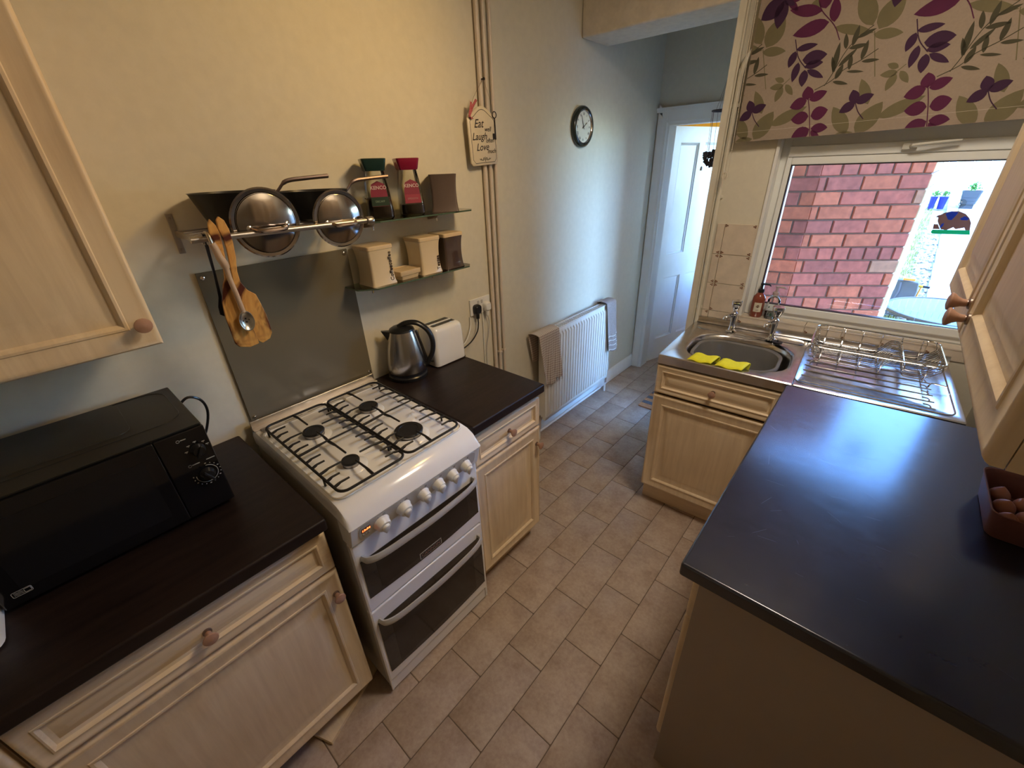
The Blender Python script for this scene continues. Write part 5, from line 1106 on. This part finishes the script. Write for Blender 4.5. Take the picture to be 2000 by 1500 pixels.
pts = [(xx, y0 + 0.0245 * math.sin(a), z0 + 0.0245 * math.cos(a)) for a in [math.radians(8 + i * 9.0) for i in range(31)]]; b.tube(pts, 0.0009, 4)
for i in range(15):
    a = math.radians(8 + i * 19.3); p = (xx, y0 + 0.0305 * math.sin(a), z0 + 0.0305 * math.cos(a)); l = 0.0022 if i % 3 else 0.0038; b.box(xx - .0004, xx + .0004, p[1] - l / 2, p[1] + l / 2, p[2] - 0.0011, p[2] + 0.0011)
for (a0, a1, z) in ((-0.2215, -0.2095, 1.147), (-0.1890, -0.1695, 1.0707), (-0.2205, -0.2040, 1.070)): b.box(xx - .0004, xx + .0004, a0, a1, z - 0.0011, z + 0.0011)
for (y, z) in ((-0.2265, 1.1466), (-0.2255, 1.0697)): b.tube([(xx, y + 0.0035 * math.cos(q), z + 0.0035 * math.sin(q)) for q in [i * PI / 5 for i in range(10)]], 0.0006, 4, True)
for i, a in enumerate((-80, -40, 0, 45, 75)):
    a = math.radians(a); p = (y0 + 0.003 + 0.024 * math.sin(a), 1.107 + 0.024 * math.cos(a)); b.box(xx - .0004, xx + .0004, p[0] - 0.0035, p[0] + 0.0035, p[1] - 0.0009, p[1] + 0.0009); b.box(xx - .0004, xx + .0004, p[0] - 0.001, p[0] + 0.001, p[1] - 0.0035, p[1] - 0.002)
o = obj('printed_marks', b, PRT, cp); o['kind'] = 'stuff'
b = MB(); x2 = MX + 0.0146
b.tube([(x2, y, z) for y, z in rrect(0.030, 0.013, 0.002, 2, -0.574, 0.952)], 0.0005, 4, True)
for dz in (-.003, 0, .003): b.tube([(x2, -0.586 + i * 0.002, 0.952 + dz + 0.0008 * math.sin(i * 1.6)) for i in range(8)], 0.0004, 4)
b.tube([(x2, y, z) for y, z in rrect(0.010, 0.009, 0.001, 1, -0.5655, 0.952)], 0.0005, 4, True)
o = obj('printed_symbol', b, PRT, dd); o['kind'] = 'stuff'
for x in (0.07, 0.31):
    for y in (-0.57, -0.20): obj('foot', MB().lathe([(0.012, 0.9105), (0.012, 0.9225)], (x, y, 0), 'z', 10), BLACKP, mw)
cable('black cable looping out from behind the microwave', [(0.05, -0.172, 1.10), (0.055, -0.135, 1.125), (0.050, -0.105, 1.10), (0.040, -0.100, 1.05), (0.035, -0.125, 0.985), (0.03, -0.155, 0.945)], BLACKP, 0.004)
wc = thing('white_container', 'white rounded container just entering the left edge beside the microwave', 'container', (0.37, -0.700, 0.910))
b = MB(); b.loft([[(x, y, 0.9105 + z) for x, y in rrect(0.16 * s, 0.18 * s, 0.03, 5, 0.385, -0.705)] for z, s in ((0, 0.96), (0.004, 1), (0.05, 1), (0.058, 0.97))], True, True); obj('container_body', b, WPLAST, wc)
b = MB(); b.loft([[(x, y, 0.9685 + z) for x, y in rrect(0.16 * s, 0.18 * s, 0.03, 5, 0.385, -0.705)] for z, s in ((0, 1.0), (0.006, 1.0), (0.010, 0.95))], True, True); obj('container_lid', b, WPLAST, wc)

# ------------------------------------------------------------------ egg tray
et = thing('egg_tray', 'dusky pink tray holding eggs under the right wall cupboard', 'tray', (1.963, 1.035, 0.910))
TERR = mat('dusky_pink_clay', (0.22, 0.085, 0.075), 0.5, var=0.08, nscale=20, bmp=0.1)
b = MB(); EX, EY = 1.968, 1.045
def er(w_, h_, r, z): return [(x, y, z) for x, y in rrect(w_, h_, r, 5, EX, EY)]
b.loft([er(0.080, 0.190, 0.018, 0.9105), er(0.086, 0.196, 0.020, 0.914), er(0.108, 0.222, 0.026, 0.978), er(0.112, 0.226, 0.026, 0.983), er(0.110, 0.224, 0.026, 0.985), er(0.104, 0.218, 0.025, 0.983), er(0.098, 0.212, 0.024, 0.974), er(0.080, 0.190, 0.018, 0.920)], True, True)
obj('tray_shell', b, TERR, et)
EGG = mat('brown_eggshell', (0.50, 0.22, 0.14), 0.45, var=0.05, nscale=60)
k = 0
for (ex, ey, lb) in ((1.948, 1.085, 'brown egg in the tray, far left one'), (1.950, 1.030, 'brown egg in the tray, middle of the left row'), (1.952, 0.978, 'brown egg at the near end of the tray'), (1.988, 1.062, 'brown egg on the wall side of the tray'), (1.988, 1.008, 'brown egg at the near wall-side corner of the tray')):
    b = MB(); b.lathe([(0.0001, -0.0245)] + [(0.0205 * math.sin(PI * t) ** 0.9, -0.0245 + 0.055 * (t ** 0.95)) for t in [i / 12 for i in range(1, 12)]] + [(0.0001, 0.0305)], (0, 0, 0), 'z', 20, False)
    e = obj('egg', b, EGG, None, local=True, loc=None); e.location = (ex, ey, 0.9445 + (0.003 if k % 2 else 0)); e.rotation_euler = (random.uniform(-.2, .2), random.uniform(-.2, .2), 0); tag(e, lb, 'egg', 'eggs in the pink tray'); k += 1

# ------------------------------------------------------------------ suncatcher on the window
sc = thing('suncatcher', 'stained glass pig suncatcher in brown, blue and green hung on the window pane', 'ornament', (1.74, wy(1.74, 2.146), 1.427))
def pg(zx, zy, d=0.0): x = 1.672 + (zx + (zy - 640) * 0.38 - 545) * 0.000318; return (x, wy(x, 2.143) - d, 1.4275 + (672 - zy) * 0.00046)
def flat(nm, pts, m, d0=0.0, t=0.003, par=None):
    b = MB(); b.loft([[pg(x, y, d0) for x, y in pts], [pg(x, y, d0 + t) for x, y in pts]], True, True); return obj(nm, b, m, par or sc)
flat('pig_body', [(582, 540), (600, 528), (625, 522), (660, 505), (720, 492), (790, 490), (850, 510), (885, 540), (905, 580), (900, 640), (860, 640), (850, 620), (770, 635), (750, 620), (690, 645), (640, 642), (612, 600), (600, 575), (604, 545)], mat('translucent_brown_glass', (0.22, 0.10, 0.07), 0.2, var=0.1, trans=0.4))
flat('pig_tail_end', [(566, 600), (605, 600), (625, 640), (560, 640)], MATS['translucent_brown_glass'])
BLG = mat('cobalt_blue_glass', (0.03, 0.10, 0.95), 0.15, var=0.03, trans=0.4)
flat('blue_patch', [(668, 512), (720, 495), (785, 498), (765, 525), (728, 562), (695, 560)], BLG, 0.003, 0.001); flat('blue_patch', [(803, 548), (845, 528), (882, 545), (870, 560), (815, 560)], BLG, 0.003, 0.001); flat('blue_patch', [(622, 625), (640, 595), (662, 588), (655, 610), (632, 630)], BLG, 0.003, 0.001)
flat('grass_strip', [(545, 660), (560, 646), (900, 640), (905, 675), (560, 680), (546, 672)], mat('green_glass', (0.01, 0.60, 0.22), 0.2, trans=0.3), 0.001)
b = MB(); 
b.tube([pg(780, 492), pg(785, 460), pg(800, 440)], 0.0009, 5); b.tube([pg(795 + 14 * math.cos(a), 435 + 12 * math.sin(a)) for a in [i * .5 for i in range(10)]], 0.0009, 5); obj('hook_wire', b, mat('dark_wire', (0.1, 0.08, 0.08), 0.5), sc)
p = pg(800, 430); b = MB(); b.lathe([(0.016, -0.004), (0.012, 0.001), (0.004, 0.005)], (p[0], p[1], p[2]), '-y', 20); obj('suction_cup', b, JARGLASS, sc)

# ------------------------------------------------------------------ wind chime in the passage
wc_ = thing('wind_chime', 'dark metal wind chime hanging in the passage by the window wall', 'wind chime', (0.655, 2.5, 1.69))
DKM = mat('dark_bronze_metal', (0.030, 0.020, 0.022), 0.5, 0.4)
b = MB(); b.tube([(0.663 + 0.052 * math.cos(a), 2.5 + 0.052 * math.sin(a), 1.960) for a in [i * PI / 12 for i in range(24)]], 0.0042, 6, True); obj('ring', b, DKM, wc_)
STG = mat('brown_string', (0.15, 0.09, 0.06), 0.9)
for k in range(3):
    a = 2 * PI * k / 3 + 2.6; obj('hanger_string', MB().tube([(0.663 + 0.052 * math.cos(a), 2.5 + 0.052 * math.sin(a), 1.962), (0.663, 2.5, 2.11)], 0.0009, 4), STG, wc_)
obj('hanger_string', MB().tube([(0.663, 2.5, 2.11), (0.663, 2.5, HC)], 0.0009, 4), STG, wc_)
b = MB(); b.lathe([(0.004, 2.06), (0.010, 2.08), (0.006, 2.11), (0.001, 2.13)], (0.672, 2.5, 0), 'z', 10); obj('top_bird', b, DKM, wc_)
for k in range(4):
    a = PI + (k - 1.5) * 0.55; x, y = 0.663 + 0.052 * math.cos(a), 2.5 + 0.052 * math.sin(a)
    obj('charm_string', MB().tube([(x, y, 1.958), (x + 0.008, y, 1.765)], 0.0009, 4), STG, wc_)
rnd = random.Random(4)
for k in range(12):
    b = MB(); cx_, cy_, cz_ = 0.612 + 0.018 * (k % 4) + rnd.uniform(-.004, .004), 2.5 + 0.008 * ((k % 3) - 1), 1.757 - 0.018 * (k // 3) + rnd.uniform(-.006, .006); R = rnd.uniform(.012, .016)
    ls = [[(cx_ + R * (1 + .16 * math.cos(5 * q + k)) * math.cos(q), cy_ + h, cz_ + R * (1 + .16 * math.cos(5 * q + k)) * math.sin(q)) for q in [i * PI / 10 for i in range(20)]] for h in (-0.003, 0.003)]
    b.loft(ls, True, True); obj('charm', b, DKM, wc_)
obj('bell', MB().lathe([(0.0075, 1.668), (0.006, 1.684), (0.002, 1.690)], (0.598, 2.5, 0), 'z', 12), PEWTER, wc_)

# ------------------------------------------------------------------ outside : brick pier
MORT = mat('grey_mortar', (0.21, 0.12, 0.085), 0.95, var=0.15, nscale=60, bmp=0.6)
BR = [mat('brick_pink_red', (0.47, 0.115, 0.072), 0.85, var=0.22, nscale=26, bmp=0.6, objrand=0.14), mat('brick_orange_red', (0.52, 0.13, 0.062), 0.85, var=0.22, nscale=26, bmp=0.6, objrand=0.12),
      mat('brick_plum_red', (0.38, 0.098, 0.066), 0.85, var=0.25, nscale=26, bmp=0.6, objrand=0.12), mat('brick_sandy', (0.46, 0.20, 0.11), 0.85, var=0.2, nscale=26, bmp=0.6, objrand=0.1)]
BRSUN = mat('brick_sun_paled', (0.62, 0.45, 0.24), 0.85, var=0.2, nscale=26, bmp=0.5, objrand=0.12)  # return face bricks: sun glare put into the colour as a paler tone
E_, F_, R_ = Vector((1.167, 2.73, 0)), Vector((1.629, 3.02, 0)), Vector((1.672, 3.62, 0)); G_ = Vector((1.0, 2.685, 0))
bw = thing('brick_wall', 'red brick wall corner close outside the kitchen window', 'wall', (1.3, 2.9, 0))
inn = 0.008
b = MB(); P = [G_ + Vector((0.0, inn, 0)), E_ + Vector((-0.002, inn, 0)), F_ + Vector((-0.006, 0.006, 0)), R_ + Vector((-inn, 0, 0)), Vector((1.57, 3.62, 0)), Vector((1.535, 3.09, 0)), Vector((1.13, 2.83, 0)), Vector((1.0, 2.785, 0))]
b.loft([[p for p in P], [p + Vector((0, 0, 2.0)) for p in P]], True, True); obj('mortar_core', b, MORT, bw, smooth=False)
rnd = random.Random(11)
def bricks(A, B, rows, mats, tall=(0, 26)):
    d = (B - A); L = d.length; d = d.normalized(); n_ = Vector((d.y, -d.x, 0))
    for k in range(*tall):
        z0 = 0.045 + 0.075 * (k) if k >= 0 else 0; ws = rows(k); x = 0.0; ws = [w_ * L / sum(ws) for w_ in ws]
        for w_ in ws:
            g = 0.0042; x0, x1 = x + g * (0 if x == 0 else 1), x + w_ - g * (0 if x + w_ > L - 1e-4 else 1); x += w_
            j = rnd.uniform(-0.0015, 0.002); zz0, zz1 = z0 + 0.004, z0 + 0.071; c = 0.0035
            def pp(u, z, h): return A + d * u + n_ * h + Vector((0, 0, z))
            lo = []
            for ins, h in ((0, -0.02), (0, -0.004 + j), (c, 0.001 + j)):
                lo.append([pp(x0 + ins, zz0 + ins + rnd.uniform(-.0008, .0008), h), pp((x0 + x1) / 2, zz0 + ins + rnd.uniform(-.001, .001), h), pp(x1 - ins, zz0 + ins + rnd.uniform(-.0008, .0008), h), pp(x1 - ins + rnd.uniform(-.0005, .0005), (zz0 + zz1) / 2, h),
                           pp(x1 - ins, zz1 - ins + rnd.uniform(-.0008, .0008), h), pp((x0 + x1) / 2, zz1 - ins + rnd.uniform(-.001, .001), h), pp(x0 + ins, zz1 - ins, h), pp(x0 + ins, (zz0 + zz1) / 2, h)])
            b = MB(); b.loft(lo, False, True); obj('brick', b, rnd.choices(mats, [5, 3, 2, 1][:len(mats)])[0], bw)
HD = (27, 21, 15, 11, 5)
def r1(k): 
    if k in HD: return [.10, .085, .085, .08, .08, .07, .045]
    return [.04, .18, .18, .145] if k % 2 == 0 else [.13, .17, .18, .045]
def r2(k): return [.10, .07] if k in HD or k % 2 else [.17]
bricks(E_, F_, r1, BR, (3, 26)); bricks(G_, E_, r2, BR[1:3], (3, 26)); bricks(F_, R_, lambda k: [.1, .2, .2, .1] if k % 2 else [.2, .1, .2, .1], [BRSUN], (5, 25))

# ground, path, gravel, grass
def gz(y): return -0.02 if y < 4.2 else 0.155 * (y - 4.2) - 0.02
GRD = mat('pale_earth', (0.42, 0.38, 0.28), 0.95, var=0.2, nscale=8, bmp=0.4)
b = MB(); ys = [2.35, 4.2, 12.0]; b.loft([[(x, y, gz(y) - 0.03) for x in (1.0, 9.0)] for y in ys], closed=False)
gr = struct('ground', b, GRD)
b = MB(); b.loft([[(x, y, gz(y) - 0.03) for x in (-8.0, 1.0)] for y in (5.1, 12.0)], closed=False); b2 = MB(); 
struct('ground_behind', b, GRD)
SLAB = mat('pale_concrete_slab', (0.62, 0.59, 0.53), 0.9, var=0.08, nscale=6, bmp=0.3, objrand=0.06)
k = 0
for r_ in range(13):
    for c_ in range(2):
        y0 = 4.25 + r_ * 0.60; x0 = 2.0 + 0.012 * r_ + c_ * 0.61; b = MB(); s0, s1 = gz(y0 + .01), gz(y0 + .59)
        P = [(x0 + .005, y0 + .005), (x0 + .60, y0 + .005), (x0 + .60, y0 + .595), (x0 + .005, y0 + .595)]
        b.loft([[(x, y, gz(y) - 0.03) for x, y in P], [(x, y, gz(y) + 0.012) for x, y in P]], True, True); obj('paving_slab', b, SLAB, gr, smooth=False)
for r_ in range(3):
    for c_ in range(4):
        y0 = 2.42 + r_ * 0.60; x0 = 1.70 + c_ * 0.61; P = [(x0 + .005, y0 + .005), (x0 + .60, y0 + .005), (x0 + .60, y0 + .595), (x0 + .005, y0 + .595)]
        b = MB(); b.loft([[(x, y, -0.045) for x, y in P], [(x, y, -0.004) for x, y in P]], True, True); obj('paving_slab', b, SLAB, gr, smooth=False)
b = MB(); rnd = random.Random(3)
for k in range(700):
    y = 4.4 + 4.6 * rnd.random() ** 1.2; x = rnd.uniform(1.80, 1.99) + 0.02 * (y - 4.4); r_ = rnd.uniform(0.012, 0.026); z = gz(y) - 0.012; q = rnd.uniform(0, 6)
    vs = [(x + r_ * math.cos(q + i * 1.257) * rnd.uniform(.7, 1.1), y + r_ * math.sin(q + i * 1.257) * rnd.uniform(.7, 1.1), z) for i in range(5)] + [(x, y, z + r_ * 0.9)]
    b.add(vs, [(i, (i + 1) % 5, 5) for i in range(5)])
o = obj('gravel', b, mat('pale_gravel', (0.50, 0.47, 0.44), 0.9, var=0.3, nscale=30), gr, smooth=False); o['kind'] = 'stuff'
b = MB()
for k in range(1500):
    y = rnd.uniform(4.3, 10.4); x = rnd.uniform(1.68, 1.84) + 0.02 * (y - 4.4); z = gz(y) - 0.03; a = rnd.uniform(0, PI); h = rnd.uniform(.03, .07)
    dx, dy = .006 * math.cos(a), .006 * math.sin(a); b.add([(x - dx, y - dy, z), (x + dx, y + dy, z), (x + rnd.uniform(-.02, .02), y + rnd.uniform(-.02, .02), z + h)], [(0, 1, 2)])
o = obj('grass', b, mat('yellow_green_grass', (0.36, 0.40, 0.12), 0.9, var=0.3, nscale=5), None, smooth=False); tag(o, 'sparse yellow-green grass along the gravel strip outside', 'grass', kind='stuff')
# back fence of pale boards
fn = thing('fence', 'pale sunlit board fence at the end of the garden', 'fence', (2.0, 10.9, gz(10.9)))
FW = wood('bleached_fence_wood', (0.55, 0.52, 0.47), (0.74, 0.71, 0.66), 'z', 0.85)
for k in range(46):
    x = 0.9 + k * 0.105; obj('board', MB().box(x, x + 0.098, 10.9, 10.92, gz(10.9), gz(10.9) + 1.95 + 0.006 * (k % 3)), FW, fn, smooth=False)
for z in (0.4, 1.5): obj('rail', MB().box(0.9, 5.7, 10.92, 10.97, gz(10.9) + z, gz(10.9) + z + 0.08), FW, fn, smooth=False)
for x in (1.3, 3.1, 4.9): obj('post', MB().box(x, x + 0.09, 10.86, 10.899, gz(10.9), gz(10.9) + 2.05), FW, fn, smooth=False)
# side fence line running away from the pier
sf = thing('side_fence', 'low pale side wall running up the left of the garden', 'fence', (1.66, 5.0, 0))
for k in range(14):
    y0 = 3.70 + k * 0.5; x0 = 1.62 + 0.018 * (y0 - 3.7); obj('wall_panel', MB().box(x0 - 0.06, x0, y0, y0 + 0.49, gz(y0) - 0.1, gz(y0 + .5) + 0.25), mat('white_render', (0.72, 0.69, 0.62), 0.85, var=0.05), sf, smooth=False)
# bistro table
tbx, tby, tr = 2.035, 3.84, 0.375
tb_ = thing('garden_table', 'round glass garden table reflecting the sky just outside the window', 'table', (tbx, tby, -0.004))
b = MB(); b.lathe([(tr - 0.012, 0.708), (tr - 0.012, 0.718)], (tbx, tby, 0), 'z', 56); obj('glass_top', b, mat('blue_grey_glass', (0.035, 0.15, 0.19), 0.04, var=0.02, metal=0.9), tb_)
b = MB(); b.lathe([(tr - 0.018, 0.700), (tr, 0.700), (tr + 0.004, 0.710), (tr, 0.721), (tr - 0.014, 0.7215), (tr - 0.018, 0.7185)], (tbx, tby, 0), 'z', 56, False); obj('table_rim', b, mat('taupe_metal', (0.12, 0.10, 0.10), 0.5), tb_)
for k in range(4):
    a = PI / 4 + k * PI / 2; obj('leg', MB().tube(spline([(tbx + .33 * math.cos(a), tby + .33 * math.sin(a), 0.70), (tbx + .16 * math.cos(a), tby + .16 * math.sin(a), 0.35), (tbx + .30 * math.cos(a), tby + .30 * math.sin(a), 0.0)], 6), 0.010, 8), MATS['taupe_metal'], tb_)
# grey folding carrier with orange handles
g0 = gz(5.5)
tc_ = thing('garden_cart', 'grey plastic garden cart with orange grips standing behind the table', 'cart', (1.81, 5.5, g0))
b = MB(); b.loft([[(1.715, 5.5, g0 + 0.02), (1.905, 5.46, g0 + 0.02), (1.905, 5.60, g0 + 0.02), (1.715, 5.62, g0 + 0.02)], [(1.710, 5.47, g0 + 0.30), (1.905, 5.43, g0 + 0.30), (1.910, 5.58, g0 + .30), (1.715, 5.60, g0 + .30)], [(1.725, 5.48, g0 + 0.395), (1.895, 5.44, g0 + 0.385), (1.895, 5.56, g0 + .385), (1.730, 5.58, g0 + .395)]], True, True)
obj('tub', b, mat('mid_grey_plastic', (0.09, 0.10, 0.115), 0.4), tc_, bev=0.012)
for x in (1.76, 1.86): obj('rib', MB().tube(spline([(x, 5.455, g0 + 0.37), (x + 0.006, 5.45, g0 + 0.28), (x - 0.012, 5.46, g0 + 0.18), (x - 0.01, 5.47, g0 + 0.04)], 5), 0.006, 6), mat('dark_grey_plastic', (0.12, 0.13, 0.15), 0.4), tc_)
OR = mat('orange_grip', (0.75, 0.27, 0.03), 0.45)
b = MB(); b.box(1.765, 1.860, 5.45, 5.48, g0 + 0.395, g0 + 0.417); obj('handle', b, OR, tc_, bev=0.006)
obj('side_grip', MB().tube([(1.905, 5.50, g0 + 0.345), (1.935, 5.49, g0 + 0.345)], 0.014, 10), mat('yellow_grip', (0.80, 0.50, 0.04), 0.45), tc_); obj('grip_end', MB().tube([(1.935, 5.49, g0 + 0.345), (1.985, 5.48, g0 + 0.343)], 0.011, 10), BLACKP, tc_)
obj('brace', MB().tube([(1.922, 5.49, g0 + 0.33), (1.90, 5.48, g0 + 0.05)], 0.007, 8), OR, tc_)
for x in (1.71, 1.91): obj('wheel', MB().lathe([(0.05, x - 0.012), (0.05, x + 0.012)], (0, 5.60, g0 + 0.05), 'x', 20), BLACKP, tc_)
# plant pots far up the garden
BP = mat('cobalt_glazed_pot', (0.001, 0.012, 0.20), 0.4, var=0.05)
LF = mat('fresh_leaf_green', (0.07, 0.20, 0.025), 0.8, var=0.25, nscale=9)
def leafy(nm, par, cx, cy, cz, R, n_, m, seed):
    rn = random.Random(seed); b = MB()
    for k in range(n_):
        a, e = rn.uniform(0, 2 * PI), rn.uniform(0.3, 1.5); r0 = R * rn.uniform(.2, 1); p = Vector((cx + r0 * math.cos(a) * math.cos(e), cy + r0 * math.sin(a) * math.cos(e), cz + r0 * math.sin(e)))
        u_ = Vector((rn.uniform(-1, 1), rn.uniform(-1, 1), rn.uniform(-.2, 1))).normalized() * 0.04; v_ = Vector((rn.uniform(-1, 1), rn.uniform(-1, 1), rn.uniform(-1, 1))).normalized() * 0.015
        b.add([p, p + u_ * .5 + v_, p + u_, p + u_ * .5 - v_], [(0, 1, 2, 3)])
    o = obj(nm, b, m, par, smooth=False); o['kind'] = 'stuff'
zp = 0.860
for (x, r_, lb) in ((2.025, 0.055, 'cobalt blue glazed pot, wider one nearer the path'), (1.905, 0.045, 'narrow cobalt blue pot half hidden by the brick corner')):
    t = thing('plant_pot', lb, 'pot', (x, 10.0, gz(10.0) - 0.01), 0, 'blue pots up the garden')
    b = MB(); z0 = gz(10.0) - 0.01; b.lathe([(r_ * .72, z0), (r_, z0 + 0.17), (r_ * 1.05, z0 + 0.175), (r_ * 1.05, z0 + 0.185), (r_ * .9, z0 + .185), (r_ * .85, z0 + .16)], (x, 10.0, 0), 'z', 24); obj('pot_body', b, BP, t)
    b = MB(); b.tube([(x, 10.0, z0 + .15), (x + .01, 10.0, z0 + .27)], 0.006, 5); obj('plant_stem', b, LF, t); leafy('plant_leaves', t, x + .01, 10.0, z0 + 0.19, 0.07, 40, LF, int(x * 100))
t = thing('grey_planter', 'grey ribbed planter with a leafy plant by the fence', 'planter', (2.32, 10.0, gz(10) + 0.07)); z0 = gz(10) + 0.07
b = MB()
b.loft([[(x, y, z0 + z) for x, y in rrect(0.20 * s, 0.16 * s, 0.03, 4, 2.325, 10.0)] for z, s in ((0, .86), (0.05, .92), (0.052, .96), (0.10, 1.0), (0.102, 1.04), (0.15, 1.06), (0.18, 1.14), (0.20, 1.14), (0.20, 1.0), (0.17, .98))], True, True)
obj('planter_body', b, mat('slate_grey_planter', (0.04, 0.045, 0.05), 0.6), t); obj('planter_stand', MB().box(2.25, 2.40, 9.95, 10.05, gz(10) - 0.02, z0), MATS['slate_grey_planter'], t); leafy('plant_leaves', t, 2.325, 10.0, z0 + .19, 0.12, 90, LF, 5)
